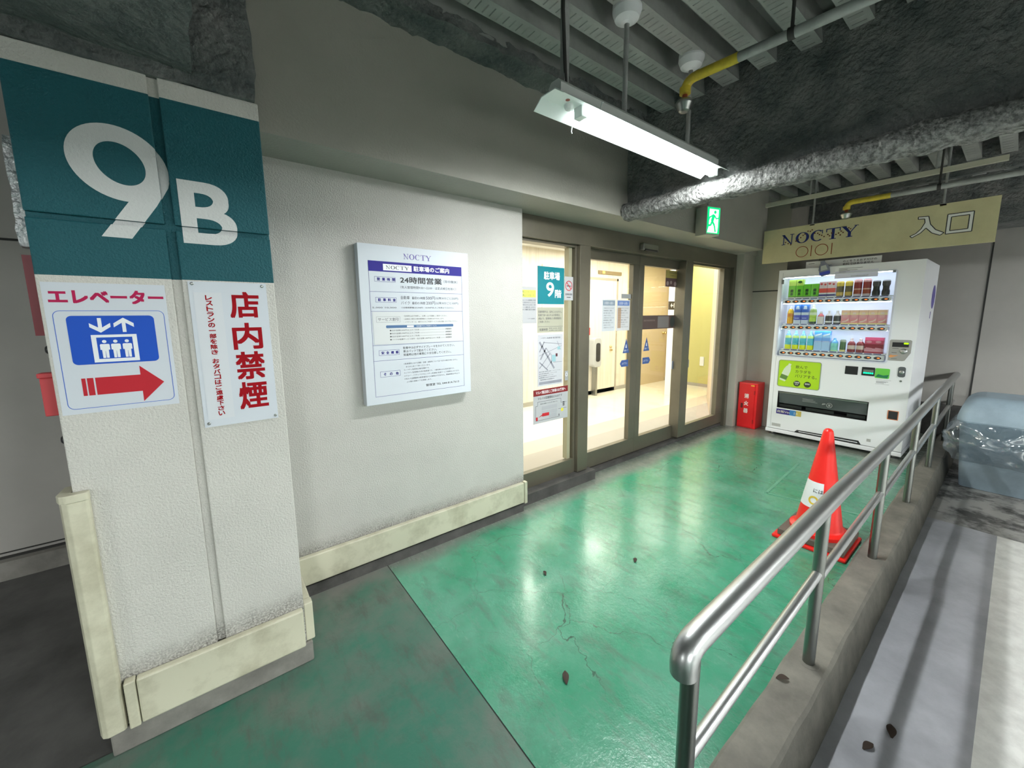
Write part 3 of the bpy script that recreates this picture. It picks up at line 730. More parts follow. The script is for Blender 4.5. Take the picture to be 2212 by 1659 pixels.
a = sheet('smoke_free_pictogram', 'small grey pictogram sticker at the right edge of the first pane', 'sticker', Y1, 2.315, 2.350, 0.905, 0.985, mat('sticker_grey', (0.35, 0.36, 0.38), 0.5))
MB().ring(F1, [(2.332 + 0.013 * math.cos(w * PI / 10), 0.955 + 0.016 * math.sin(w * PI / 10)) for w in range(20)], [(2.332 + 0.009 * math.cos(w * PI / 10), 0.955 + 0.012 * math.sin(w * PI / 10)) for w in range(20)], 0, 0.0005).build('ring_mark', M_paper, a)
# leaf 1
M_pgrey = mat('poster_grey_blue', (0.74, 0.76, 0.80), 0.5); M_pband = mat('poster_band_blue', (0.30, 0.37, 0.46), 0.5)
def leaf_poster(name, label, u0, u1, v0, v1, band, rows, base):
    a = sheet(name, label, 'poster', YL, u0, u1, v0, v1, base)
    MB().fbox(FL, u0 + 0.01, u1 - 0.01, v1 - 0.055, v1 - 0.01, 0, 0.0004).build('heading_band', band, a)
    MB().text(FL, 'お客様へお願い', u0 + 0.03, v1 - 0.046, (u1 - u0) - 0.06, 0.026, 0.0008).build('heading', M_paper, a)
    t_ = MB()
    for k in range(rows):
        w = (u1 - u0 - 0.04) * (1.0, 0.8, 0.95, 0.7)[k % 4]
        t_.text(FL, ('ご来店ありがとうございます', '営業時間のご案内', '館内では静かにお過ごしください', 'ご協力ください')[k % 4], u0 + 0.02, v1 - 0.085 - 0.022 * k, w, 0.012)
    t_.build('lettering', M_grey_ink, a)
    return a
leaf_poster('visitor_poster', 'grey poster on the left sliding door, hung farther from the meeting stile', 2.825, 3.015, 1.295, 1.585, M_pband, 9, M_pgrey)
a = leaf_poster('blue_head_poster', 'poster with bright blue heading and orange rows on the left sliding door', 3.035, 3.235, 1.295, 1.585, mat('band_bright_blue', (0.16, 0.26, 0.60), 0.5), 9, mat('poster_pale', (0.80, 0.78, 0.80), 0.5))
MB().fbox(FL, 3.05, 3.10, 1.32, 1.51, 0, 0.0003).build('orange_column', mat('pale_orange', (0.62, 0.42, 0.30), 0.5), a)
sheet('grey_slip', 'blank grey slip above the blue headed poster on the left sliding door', 'slip', YL, 3.10, 3.245, 1.597, 1.640, mat('slip_grey', (0.40, 0.41, 0.42), 0.5))
M_stk = mat('sticker_blue', (0.06, 0.12, 0.36), 0.5)
def door_stickers(side, tri_c, hx0, hx1, point_left):
    a = tag(MB().poly(FL, [(tri_c - 0.052, 1.075), (tri_c + 0.052, 1.075), (tri_c, 1.215)], -0.001, 0.0).build('auto_door_triangle', M_stk), f'blue triangular automatic door sticker on the {side} sliding door', 'sticker')
    MB().text(FL, '自動ドア', tri_c - 0.034, 1.09, 0.068, 0.02).poly(FL, [(tri_c - 0.010, 1.125), (tri_c + 0.010, 1.125), (tri_c + 0.004, 1.16), (tri_c - 0.004, 1.16)], 0, 0.0003).build('lettering', M_paper, a)
    pts = [(hx0, 0.975), (hx0 + 0.025, 1.008), (hx1, 1.008), (hx1, 0.942), (hx0 + 0.025, 0.942)] if point_left else [(hx1, 0.975), (hx1 - 0.025, 0.942), (hx0, 0.942), (hx0, 1.008), (hx1 - 0.025, 1.008)]
    a = tag(MB().poly(FL, pts if not point_left else pts[::-1], -0.001, 0.0).build('push_arrow_sticker', M_stk), f'blue arrow shaped sticker under the triangle on the {side} sliding door', 'sticker')
    MB().text(FL, 'ふれて下さい', hx0 + 0.028 if point_left else hx0 + 0.012, 0.963, 0.085, 0.022).build('lettering', M_paper, a)
door_stickers('left', 3.195, 3.105, 3.235, True)
door_stickers('right', 3.535, 3.475, 3.61, False)
# leaf 2
a = sheet('brown_banner', 'dark brown banner sheet across the right sliding door', 'banner', YL, 3.44, 4.06, 1.295, 1.435, mat('banner_brown', (0.105, 0.062, 0.055), 0.45))
MB().fbox(FL, 3.72, 3.93, 1.305, 1.425, 0, 0.0004).build('grey_panel', mat('banner_grey', (0.22, 0.19, 0.185), 0.5), a)
MB().disc(FL, 4.00, 1.365, 0.058, 0, 0.0006, 0, 24, 0.045).build('round_mark', mat('banner_dark', (0.04, 0.05, 0.045), 0.5), a)
MB().text(FL, 'SHOP INFORMATION', 3.47, 1.375, 0.2, 0.018).text(FL, 'RESTAURANT', 3.76, 1.36, 0.13, 0.016).build('lettering', mat('banner_ink', (0.35, 0.25, 0.23), 0.5), a)
a = sheet('yellow_head_poster', 'yellow and brown poster at the upper corner of the right sliding door', 'poster', YL, 3.835, 4.07, 1.735, 1.905, mat('poster_brown', (0.13, 0.07, 0.075), 0.5))
MB().fbox(FL, 3.835, 4.07, 1.825, 1.905, 0, 0.0004).build('yellow_half', mat('poster_yellow', (0.45, 0.36, 0.10), 0.5), a)
MB().disc(FL, 3.875, 1.77, 0.022, 0, 0.0006).disc(FL, 3.94, 1.78, 0.018, 0, 0.0006).disc(FL, 4.02, 1.768, 0.024, 0, 0.0006).build('pictures', mat('picture_pink', (0.42, 0.32, 0.31), 0.5), a)
MB().text(FL, '年末年始営業', 3.90, 1.872, 0.14, 0.018, 0.0008).text(FL, 'のお知らせ', 3.92, 1.845, 0.10, 0.014, 0.0008).build('lettering', M_ink, a)
for nm, lb, F_, y_, u in (('door_handle_plate', 'blue grey pull plate low on the right sliding door', FL, YL, 4.03), ('door_handle_plate', 'blue grey pull plate on the right fixed pane beside the bronze post', F1, Y1, 4.26)):
    tag(MB().rrect(F_, u, u + 0.045, 0.84, 0.93, 0.006, 0, 0.006).build(nm, mat('pull_plate', (0.22, 0.25, 0.32), 0.4)), lb, 'pull plate')

# ================================================================== SIGNS ON PILLAR AND WALL
es = thing('elevator_sign', 'white elevator sign with blue pictogram and red arrow on the pillar', 'sign', (-0.23, -0.443, 1.17))
FE = FW(-0.4445)
MB().fbox(FE, -0.364, -0.100, 1.166, 1.555, -0.0015, 0).build('panel', M_board, es)
kt = MB().fat(FE, 'エレベーター', -0.354, 1.494, 0.248, 0.042, 0.0034)
kt.build('heading', M_magenta, es)
MB().rframe(FE, -0.351, -0.1095, 1.181, 1.4745, 0.016, 0.0016, 0, 0.0004).build('border_line', mat('border_blue', (0.03, 0.12, 0.55), 0.4), es)
MB().rrect(FE, -0.326, -0.1355, 1.3135, 1.459, 0.012, 0, 0.0006).build('pictogram_field', M_blue, es)
pc = MB().ring(FE, [(-0.281, 1.3185), (-0.181, 1.3185), (-0.181, 1.4015), (-0.281, 1.4015)], [(-0.2705, 1.3285), (-0.1915, 1.3285), (-0.1915, 1.3935), (-0.2705, 1.3935)], 0.0006, 0.0012)
for cx in (-0.2545, -0.2305, -0.2050):
    pc.disc(FE, cx, 1.381, 0.0048, 0.0006, 0.0012, 0, 14)
    pc.poly(FE, [(cx - 0.0085, 1.3735), (cx + 0.0085, 1.3735), (cx + 0.0105, 1.371), (cx + 0.0105, 1.356), (cx + 0.0072, 1.356), (cx + 0.0068, 1.331), (cx + 0.0008, 1.331), (cx + 0.0003, 1.352), (cx - 0.0003, 1.352), (cx - 0.0008, 1.331), (cx - 0.0068, 1.331), (cx - 0.0072, 1.356), (cx - 0.0105, 1.356), (cx - 0.0105, 1.371)], 0.0006, 0.0012)
def chev(mb, cx, tip, up):
    s_ = 1 if up else -1
    mb.poly(FE, [(cx, tip), (cx - 0.0225, tip - s_ * 0.017), (cx - 0.0225, tip - s_ * 0.029), (cx - 0.0042, tip - s_ * 0.0155), (cx - 0.0042, tip - s_ * 0.044),
                 (cx + 0.0042, tip - s_ * 0.044), (cx + 0.0042, tip - s_ * 0.0155), (cx + 0.0225, tip - s_ * 0.029), (cx + 0.0225, tip - s_ * 0.017)], 0.0006, 0.0012)
chev(pc, -0.2585, 1.408, False); chev(pc, -0.2065, 1.4525, True)
pc.build('pictogram', M_paper, es)
am = MB().fbox(FE, -0.315, -0.3065, 1.2195, 1.2725, 0, 0.0005).fbox(FE, -0.3035, -0.290, 1.2195, 1.2725, 0, 0.0005)
am.poly(FE, [(-0.2862, 1.2195), (-0.185, 1.2195), (-0.185, 1.186), (-0.131, 1.2435), (-0.185, 1.301), (-0.185, 1.2725), (-0.2862, 1.2725)], 0, 0.0005)
am.build('arrow', M_arrow, es)

ns = thing('no_smoking_board', 'white board with tall red writing screwed to the right half of the pillar', 'sign', (0.07, -0.443, 1.07))
FN = FW(-0.448)
MB().fbox(FN, -0.041, 0.180, 1.070, 1.571, -0.005, 0).build('panel', M_board, ns)
MB().fbox(FN, -0.029, 0.046, 1.096, 1.535, 0, 0.0008).build('pasted_slip', mat('slip_white', (0.66, 0.68, 0.72), 0.5), ns)
bg = MB()
for ch, v0, v1 in zip('店内禁煙', (1.444, 1.332, 1.223, 1.114), (1.546, 1.437, 1.334, 1.224)):
    bg.fat(FN, ch, 0.065, v0 + 0.004, 0.089, (v1 - v0) - 0.010, 0.0050)
s_ = 'レストランの一部を除きおタバコはご遠慮下さい'
z = 1.527
for i, ch in enumerate(s_):
    if i == 11: z -= 0.012
    hh = 0.0165 if ch != '一' else 0.003
    bg.fat(FN, ch, 0.0005, z - 0.0175 + (0 if ch != '一' else 0.007), 0.019, hh, 0.0012, 0.0012); z -= 0.0186
bg.build('lettering', mat('letter_red', (0.33, 0.004, 0.010), 0.75, spec=0.15), ns)
for (u, v) in ((-0.030, 1.563), (0.167, 1.561), (-0.029, 1.083), (0.171, 1.081)):
    MB().lathe(FN.p(u, v), [(0.005, 0), (0.005, 0.002), (0.0028, 0.004)], 12, 0, (0, -1, 0)).build('bolt', M_steel_dk, ns)

# parking notice board on the wall
pn = thing('parking_notice_board', 'thick white parking information board on the plaster wall', 'notice board', (0.955, 0, 0.973))
MB().box(0.631, 1.281, -0.055, -0.002, 0.973, 1.821).build('panel', M_board, pn, bevel=0.002)
FNB = FW(-0.0553)
def nocty(mb, F, u0, v0, w, h, n1, mi=0, n0=0.0):
    """serif capitals N O C T Y built from strokes"""
    cw = w / 5.0
    def R(i, x0, x1, y0, y1): mb.fbox(F, u0 + cw * (i + x0), u0 + cw * (i + x1), v0 + h * y0, v0 + h * y1, n0, n1, mi)
    def Pg(i, pts): mb.poly(F, [(u0 + cw * (i + x), v0 + h * y) for x, y in pts], n0, n1, mi)
    # N
    R(0, .16, .22, .06, .94); R(0, .74, .80, .06, .94); R(0, .05, .33, 0, .06); R(0, .63, .92, .94, 1.0)
    Pg(0, [(.03, 1.0), (.24, 1.0), (.80, 0.0), (.72, 0.0)][::-1])
    # O
    oo = lambda rx, ry: [(u0 + cw * (1.5 + rx * math.cos(2 * PI * k / 26)), v0 + h * (.5 + ry * math.sin(2 * PI * k / 26))) for k in range(26)]
    mb.ring(F, oo(.46, .52), oo(.27, .46), n0, n1, mi)
    # C
    an = [0.85 + (2 * PI - 1.7) * k / 22 for k in range(23)]
    for k in range(22):
        q = []
        for a_, f_ in ((an[k], 1), (an[k + 1], 1), (an[k + 1], 0), (an[k], 0)):
            rx, ry = (.46, .52) if f_ else (.27, .46)
            q.append((2.52 + rx * math.cos(a_), .5 + ry * math.sin(a_)))
        Pg(0, q)
    R(2, .80, .85, .64, .98)
    # T
    R(3, .42, .60, .06, .94); R(3, .30, .72, 0, .06); R(3, .06, .96, .93, 1.0); R(3, .06, .12, .70, .93); R(3, .90, .96, .70, .93)
    # Y
    Pg(4, [(.02, 1.0), (.26, 1.0), (.60, .42), (.42, .42)][::-1]); Pg(4, [(.86, 1.0), (.94, 1.0), (.60, .42), (.53, .42)][::-1]); R(4, .42, .60, .06, .44); R(4, .32, .70, 0, .06)
    R(4, .0, .32, .95, 1.0); R(4, .76, 1.02, .95, 1.0)
    return mb
tn = MB(); nocty(tn, FNB, 0.872, 1.757, 0.165, 0.029, 0.0004)
tn.build('wordmark', mat('wordmark_lilac', (0.13, 0.10, 0.36), 0.5), pn)
tb = MB().fbox(FNB, 0.680, 1.233, 1.684, 1.737, 0, 0.0004)
tb.build('title_bar', M_purple, pn)
wh = MB().fbox(FNB, 0.758, 0.917, 1.691, 1.7245, 0.0004, 0.0006)
wh.fat(FNB, '駐車場のご案内', 0.928, 1.695, 0.222, 0.029, 0.0016, 0.0008)
wh.build('title_lettering', M_paper, pn)
nocty(MB(), FNB, 0.772, 1.6985, 0.130, 0.019, 0.001, 0, 0.0006).build('title_wordmark', M_grey_ink, pn)
ln = MB()
for zz in (1.579, 1.4755, 1.295, 1.2115, 1.0165): ln.fbox(FNB, 0.681, 1.234, zz - 0.0007, zz + 0.0007, 0, 0.0004)
ln.fbox(FNB, 0.6805, 0.6818, 1.0165, 1.737, 0, 0.0004).fbox(FNB, 1.2325, 1.2338, 1.0165, 1.737, 0, 0.0004)
for (u0, u1, v0, v1) in ((.709, .822, 1.631, 1.6575), (.709, .822, 1.5235, 1.550), (.711, .824, 1.239, 1.268), (.712, .824, 1.121, 1.152)):
    ln.rframe(FNB, u0, u1, v0, v1, 0.001, 0.0012, 0, 0.0004)
for s_, u0, u1, v in (('営業時間', .722, .812, 1.6365), ('駐車料金', .722, .810, 1.5290), ('安全確認', .724, .812, 1.2455), ('その他', .730, .806, 1.1280)):
    n = len(s_)
    for i, ch in enumerate(s_): ln.fat(FNB, ch, u0 + (u1 - u0) * i / (n - 1) - 0.008 * (i / (n - 1) + 0.0), v, 0.016, 0.016, 0.0010)
ln.build('rules_and_headings', M_purple, pn)
sl = MB().poly(FNB, [(0.690, 1.300), (1.232, 1.296), (1.231, 1.474), (0.688, 1.474)], 0.0005, 0.0012)
sl.build('pasted_sheet', mat('pasted_white', (0.66, 0.67, 0.68), 0.55), pn)
tx = MB()
tx.fat(FNB, '24時間営業', 0.848, 1.628, 0.252, 0.036, 0.0016)
tx.text(FNB, '管理室 TEL 044-814-7613', 0.975, 1.041, 0.22, 0.015, bold=0.006)
for k, s_ in enumerate(('駐車中は必ずサイドブレーキをかけてください。', '車はバックで駐めてください。', '発進時は他の車両に十分注意してください。')):
    tx.text(FNB, s_, 0.847, 1.267 - 0.0195 * k, (0.325, 0.205, 0.30)[k], 0.0145, bold=0.004)
for k, (s_, w) in enumerate((('・駐車券は必ず持参し、お買い上げ店舗にご提示ください。', .27), ('・出庫前に便利な事前精算機のご利用をおすすめします。', .25), ('・ノクティホール、銀行などのご利用サービスは各店舗におたずねください。', .34))):
    tx.text(FNB, s_, 0.856, 1.446 - 0.0165 * k, w, 0.0085, 0.0015, 0, 0.0)
for k, (s_, e_) in enumerate((('●合計金額3,000円以上のご利用', '1時間無料'), ('●合計金額5,000円以上のご利用', '2時間無料'), ('●合計金額7,000円以上のご利用', '3時間無料'), ('●バイクの駐車サービス条件・合計金額1,000円以上のご利用', '2時間無料'))):
    w = .17 if k < 3 else .30
    tx.text(FNB, s_, 0.776, 1.368 - 0.0165 * k, w, 0.009, 0.0015, 0, 0.0).text(FNB, e_, 1.112, 1.368 - 0.0165 * k, 0.042, 0.009, 0.0015, 0, 0.006)
    tx.fbox(FNB, 0.78 + w, 1.108, 1.3715 - 0.0165 * k, 1.3722 - 0.0165 * k, 0.0012, 0.0015)
tx.build('lettering', M_ink, pn)
tx = MB()
tx.text(FNB, '（年中無休）', 1.112, 1.638, 0.092, 0.018).text(FNB, '（有人管理時間9:00～22:00　法定点検日を除く）', 0.848, 1.599, 0.345, 0.0155)
tx.text(FNB, '自動車', 0.848, 1.541, 0.050, 0.019).text(FNB, '最初の1時間', 0.912, 1.542, 0.078, 0.015).text(FNB, '500円', 0.997, 1.541, 0.055, 0.019).text(FNB, '(以降30分ごと250円)', 1.056, 1.542, 0.150, 0.016)
tx.text(FNB, 'バイク', 0.848, 1.513, 0.050, 0.018).text(FNB, '最初の1時間', 0.912, 1.514, 0.078, 0.015).text(FNB, '200円', 0.997, 1.513, 0.055, 0.019).text(FNB, '(以降30分ごと100円)', 1.056, 1.514, 0.150, 0.016)
tx.text(FNB, '○自動精算機は5,000円・10,000円札のご利用はできません', 0.848, 1.491, 0.325, 0.010)
tx.text(FNB, 'サービス割引', 0.715, 1.424, 0.115, 0.018, 0.0016, 0, 0.005)
for k, (s_, w, u) in enumerate((('○駐車場内における事故・災害・盗難等については一切その責任を負いません。', .345, 0), ('あらかじめご了承くださいませ。', .15, .012), ('○ノクティ駐車場は場内禁煙です。', .155, 0), ('○ノクティ駐車場は公共の駐車場です。一般利用のみも利用可能です。', .32, 0), ('○マルイ・ノクティプラザはノクティ駐車場の駐車サービス提携先となります。', .355, 0), ('○花火大会開催時の駐車場内からの観覧はできません。開催時間はPTDより', .355, 0), ('上の階の自動ドアを閉鎖します。', .155, .012))):
    tx.text(FNB, s_, 0.846 + u, 1.180 - 0.0172 * k, w, 0.0090)
tx.text(FNB, '5,000 10,000', 0.69, 1.490, 0.13, 0.010).rframe(FNB, .707, .838, 1.417, 1.4485, .002, .0008, 0.0012, 0.0014)
tx.build('grey_lettering', M_grey_ink, pn)
MB().rrect(FNB, 0.757, 1.167, 1.386, 1.401, 0.005, 0.0012, 0.0015).build('service_bar', mat('bar_steel_blue', (0.06, 0.14, 0.30), 0.5), pn)
MB().fbox(FNB, 0.875, 0.915, 1.3885, 1.3985, 0.0015, 0.0017).text(FNB, '全店舗でのご利用サービス', 0.93, 1.3895, 0.125, 0.008, 0.0018).build('bar_lettering', M_paper, pn)

# things fixed to the hidden left face of the pillar
rp = thing('red_sign_plate', 'dark red plate standing out edge-on from the left side of the pillar', 'sign', (-0.40, -0.3, 1.38))
MB().box(-0.418, -0.372, -0.315, -0.295, 1.40, 1.640).build('plate', mat('deep_red', (0.20, 0.006, 0.016), 0.45), rp)
tag(MB().box(-0.424, -0.372, -0.33, -0.29, 1.150, 1.270).box(-0.428, -0.372, -0.332, -0.288, 1.270, 1.285).build('red_hose_box', mat('pale_red', (0.62, 0.06, 0.07), 0.5), bevel=0.003), 'pale red box low behind the left edge of the pillar', 'box')
for zz, lb in ((1.355, 'dark clamp on the pillar edge between the two red fittings'), (1.065, 'dark clamp on the pillar edge below the pale red box')):
    tag(MB().lathe((-0.372, -0.30, zz), [(0.014, 0), (0.014, 0.03), (0.01, 0.034)], 12, 0, (-1, 0, 0)).build('clamp', M_black), lb, 'clamp', 'clamps on the pillar side')
tag(rough_box(-0.408, -0.370, -0.36, -0.16, 1.660, 1.96, 0.012, 0.005, 30).build('silver_wrap', M_silver), 'crinkled silver wrapping behind the upper left edge of the pillar', 'wrapping')

# ================================================================== CEILING LAMP
LY = -0.945
M_lampw = mat('lamp_enamel', (0.80, 0.86, 0.84), 0.35)
M_tube = mat('lamp_tube', (1, 1, 1), 0.4, emit=(0.95, 1.0, 0.985), emit_s=LAMP_POWER)
M_fill_aisle = mat('fill_tube_aisle', (1, 1, 1), 0.4, emit=(0.97, 1.0, 0.97), emit_s=AISLE_FILL)
M_fill_far = mat('fill_tube_far', (1, 1, 1), 0.4, emit=(0.95, 1.0, 0.985), emit_s=FAR_FILL)
def lamp(x0, x1, y, zl, label, rods, first, tube_m=None, turn=False):
    tube_m = tube_m or (M_tube if first else M_fill_far)
    L = thing('ceiling_lamp', label, 'lamp', ((x0 + x1) / 2, y, zl), 'garage strip lamps')
    if turn: L.rotation_euler.z = PI / 2
    F = Frame((0, y, zl), (0, 1, 0), (0, 0, 1))   # u = +Y, v = Z, n = +X
    rf = MB()
    hw, top, th = 0.086, 0.036, 0.040
    outer = [(-hw, 0.0), (-th, top), (th, top), (hw, 0.0)]
    inner = [(hw - 0.003, 0.0), (th - 0.002, top - 0.004), (-th + 0.002, top - 0.004), (-hw + 0.003, 0.0)]
    rf.poly(F, (outer + inner)[::-1], x0, x1)
    rfo = rf.build('reflector', M_lampw, L)
    MB().poly(F, [(-0.034, top), (0.034, top), (0.034, top + 0.035), (0.02, top + 0.052), (-0.02, top + 0.052), (-0.034, top + 0.035)], x0 + 0.035, x1 - 0.03).build('gear_box', mat('lamp_box', (0.62, 0.64, 0.62), 0.4), L)
    tb = MB().tube([(x0 + 0.20, y, zl + 0.014), (x1 - 0.03, y, zl + 0.014)], 0.026, 16)
    tb.build('tube', tube_m, L)
    MB().box(x0 + 0.165, x0 + 0.200, y - 0.022, y + 0.022, zl - 0.010, zl + 0.034).build('socket', M_lampw, L, bevel=0.003)
    MB().box(x1 - 0.03, x1 - 0.005, y - 0.022, y + 0.022, zl - 0.010, zl + 0.034).build('socket', M_lampw, L, bevel=0.003)
    MB().lathe((x0 + 0.125, y + 0.012, zl + 0.033), [(0.019, 0), (0.019, -0.008), (0.015, -0.018), (0.006, -0.024)], 18).build('sensor_dome', mat('dome_white', (0.85, 0.88, 0.87), 0.2), rfo)
    MB().disc(Frame((0, 0, zl + 0.0318), (1, 0, 0), (0, -1, 0)), x0 + 0.095, -y + 0.012, 0.009, 0, 0.001).build('test_button', mat('button_red', (0.35, 0.08, 0.06), 0.4), rfo)
    for sy in (-1, 1):
        MB().tube([(x0 + 0.215, y + sy * 0.078, zl + 0.004), (x0 + 0.215, y + sy * 0.084, zl - 0.022 if sy > 0 else zl + 0.03), (x0 + 0.222, y + sy * 0.086, zl - 0.026 if sy > 0 else zl + 0.032)], 0.0022, 6).build('clip', M_lampw, rfo)
    for rx in rods:
        ro = MB().tube([(rx, y, zl + top + 0.05), (rx, y, 2.78)], 0.011, 10).build('hanger_rod', M_pipe, L)
        MB().lathe((rx, y, 2.80), [(0.062, 0.0), (0.064, -0.03), (0.052, -0.062), (0.026, -0.078), (0.014, -0.082)], 22).build('canopy_cap', M_white, ro)
    if first:
        MB().box(x0 + 0.075, x0 + 0.10, y - 0.012, y + 0.012, zl + top + 0.045, 2.80).build('hanger_strap', M_pipe, L)
        MB().tube([(x0 + 0.065, y - 0.012, 2.80), (x0 + 0.062, y - 0.015, 2.60), (x0 + 0.085, y - 0.01, zl + top + 0.05)], 0.007, 8).build('cable', M_seam, L)
    return L
lamp(1.115, 2.455, LY, 2.262, 'bright white strip lamp hanging above the entrance', (1.585, 2.135), True)
lamp(-2.95, -0.55, -7.0, 2.30, 'unseen fill lamp added over the far parking bays, behind the left beam', (-2.5, -1.0), False, None, True)  # far lamps are added out of view to brighten pillar and wall
lamp(-4.6, -3.3, -2.4, 2.28, 'unseen fill lamp added over the aisle left of the camera', (-4.2, -3.7), False, M_fill_aisle)  # added out of view to brighten the left wall and vending machine
lamp(0.65, 3.05, -7.0, 2.30, 'unseen fill lamp added over the far parking bays, opposite the glass doors', (1.1, 2.6), False, None, True)
lamp(3.85, 6.25, -7.0, 2.30, 'unseen fill lamp added over the far parking bays, opposite the vending machine', (4.3, 5.8), False, None, True)
gpm = MB().box(-6.0, 6.7, -3.64, -3.58, 0.56, 0.93)
for gx in (-4.5, -1.5, 1.5, 4.5): gpm.box(gx, gx + 0.1, -3.64, -3.56, -0.155, 0.93)
struct('light_block_panel', gpm, M_conc)  # unseen panel added to keep far-lamp light off the lane and curb
struct('light_block_beam', rough_box(-6.0, 6.7, -3.75, -3.45, 2.10, 2.92, 0.15, 0.02, 6), M_spray)  # unseen beam added to cut far-lamp light on the upper pillar
tag(MB().lathe((1.33, -1.12, 2.785), [(0.055, 0.0), (0.055, -0.02), (0.04, -0.04), (0.02, -0.048)], 20).build('smoke_detector', mat('detector_cream', (0.80, 0.76, 0.62), 0.4)), 'cream round detector on the deck above the strip lamp', 'detector')

# ================================================================== PIPES UNDER THE DECK
def elbow_pts(p0, p1, p2, n=7):
    p0, p1, p2 = Vector(p0), Vector(p1), Vector(p2)
    return [p0 * (1 - t) ** 2 + p1 * 2 * t * (1 - t) + p2 * t * t for t in [i / n for i in range(n + 1)]]
def sprinkler(label, head, end, r, yl, hang):
    head = Vector(head); end = Vector(end); d = (end - head).normalized()
    T = thing('sprinkler_pipe', label, 'sprinkler pipe', tuple(head))
    k = head + d * yl
    MB().tube([k, end], r, 16).build('pipe', M_pipe, T)
    e = elbow_pts(head + Vector((0, 0, -0.055)), head + Vector((0, 0, 0.004)), head + d * 0.06)
    MB().tube(e + [k], r * 1.06, 16).lathe(tuple(head + Vector((0, 0, -0.062))), [(r * 1.25, 0), (r * 1.25, 0.03)], 14).build('yellow_elbow', M_yellow, T)
    h = head + Vector((0, 0, -0.065))
    MB().lathe(tuple(h), [(r * 0.6, 0.0), (r * 0.6, -0.025)], 12).build('sprinkler_nipple', M_brown, T)
    MB().lathe(tuple(h + Vector((0, 0, -0.025))), [(r * 1.6, 0.0), (r * 2.1, -0.012), (r * 2.0, -0.02), (r * 1.3, -0.05), (r * 0.8, -0.056)], 20).build('sprinkler_head', M_steel_dk, T)
    for t in hang:
        p = head.lerp(end, t)
        MB().tube([p + Vector((0, 0, r)), (p.x, p.y, 2.85)], 0.007, 8).lathe(tuple(p), [(r * 1.15, -0.012), (r * 1.15, 0.012)], 16, 0, tuple(d)).build('hanger', M_seam, T)
    return T
sprinkler('grey sprinkler pipe with yellow elbow next to the strip lamp', (1.985, -1.005, 2.595), (2.17, -3.2, 2.60), 0.021, 0.24, (0.20, 0.75))
sprinkler('thin sprinkler pipe with yellow elbow over the cream entrance sign', (4.86, -1.03, 2.47), (4.96, -4.5, 2.47), 0.022, 0.30, (0.17, 0.6))
cr = thing('conduit_rail', 'long pale conduit rail hung over the cream entrance sign', 'conduit', (5.0, -1.1, 2.60))
MB().box(4.945, 4.982, -1.965, -0.30, 2.595, 2.635).build('rail_body', mat('conduit_cream', (0.52, 0.50, 0.40), 0.5), cr)
for yy in (-0.70, -1.58): MB().tube([(4.963, yy, 2.63), (4.963, yy, 2.80)], 0.008, 8).build('hanger', M_pipe, cr)

# hanging entrance sign
hs = thing('entrance_sign', 'long cream hanging sign with navy wordmark above the vending machine', 'sign', (5.0, -1.13, 2.0))
MB().box(5.0, 5.022, -1.957, -0.290, 1.996, 2.350).build('panel', M_signcream, hs)
FS = FX(4.9995)
hw = MB(); nocty(hw, FS, 0.462, 2.175, 0.640, 0.105, 0.0008)
hw.build('wordmark', M_navy, hs)
dm = MB(); random.seed(3)
for (u, v) in ((.505, 2.20), (.53, 2.185), (.555, 2.17), (.64, 2.23), (.66, 2.25), (.675, 2.26), (.62, 2.215), (.60, 2.20), (.70, 2.285), (.72, 2.28), (.735, 2.292), (.76, 2.255), (.785, 2.25), (.80, 2.235), (.82, 2.225), (.84, 2.21), (.87, 2.225), (.885, 2.21), (.90, 2.235), (.935, 2.215), (.955, 2.225), (.975, 2.24), (.99, 2.225), (.97, 2.205), (1.03, 2.262), (1.045, 2.25)):
    dm.fbox(FS, u - .006, u + .006, v - .006, v + .006, 0.0008, 0.0012)
dm.build('dot_trail', mat('dot_brown', (0.16, 0.06, 0.02), 0.5), hs)
oi = MB()
for cu in (0.662, 0.829):
    c1 = [(cu + 0.0555 * math.cos(2 * PI * k / 36), 2.084 + 0.056 * math.sin(2 * PI * k / 36)) for k in range(36)]
    c2 = [(cu + 0.0495 * math.cos(2 * PI * k / 36), 2.084 + 0.050 * math.sin(2 * PI * k / 36)) for k in range(36)]
    oi.ring(FS, c1, c2, 0, 0.0008)
for u in (0.739, 0.9085): oi.fbox(FS, u, u + 0.007, 2.029, 2.138, 0, 0.0008)
oi.build('round_mark', M_brown, hs)
ir_o, ir_i = [], []
st = [(1.465, 2.113), (1.480, 2.098), (1.530, 2.130), (1.560, 2.168), (1.600, 2.120), (1.650, 2.093), (1.672, 2.112), (1.620, 2.145), (1.585, 2.195), (1.568, 2.265), (1.505, 2.270), (1.505, 2.250), (1.545, 2.247), (1.550, 2.215), (1.530, 2.165), (1.500, 2.130)]
wh = MB(); wh.poly(FS, st[::1], 0, 0.0007)
wh.ring(FS, [(1.680, 2.098), (1.826, 2.098), (1.826, 2.257), (1.680, 2.257)], [(1.703, 2.122), (1.803, 2.122), (1.803, 2.233), (1.703, 2.233)], 0, 0.0007)
wh.build('lettering_fill', mat('letter_grey', (0.80, 0.80, 0.78), 0.5), hs)
bl = MB()
for i in range(len(st)): seg(bl, FS, st[i], st[(i + 1) % len(st)], 0.006, 0.0011)
for r_ in ([(1.680, 2.098), (1.826, 2.098), (1.826, 2.257), (1.680, 2.257)], [(1.703, 2.122), (1.803, 2.122), (1.803, 2.233), (1.703, 2.233)]):
    for i in range(4): seg(bl, FS, r_[i], r_[(i + 1) % 4], 0.006, 0.0011)
bl.build('lettering_outline', M_ink, hs)
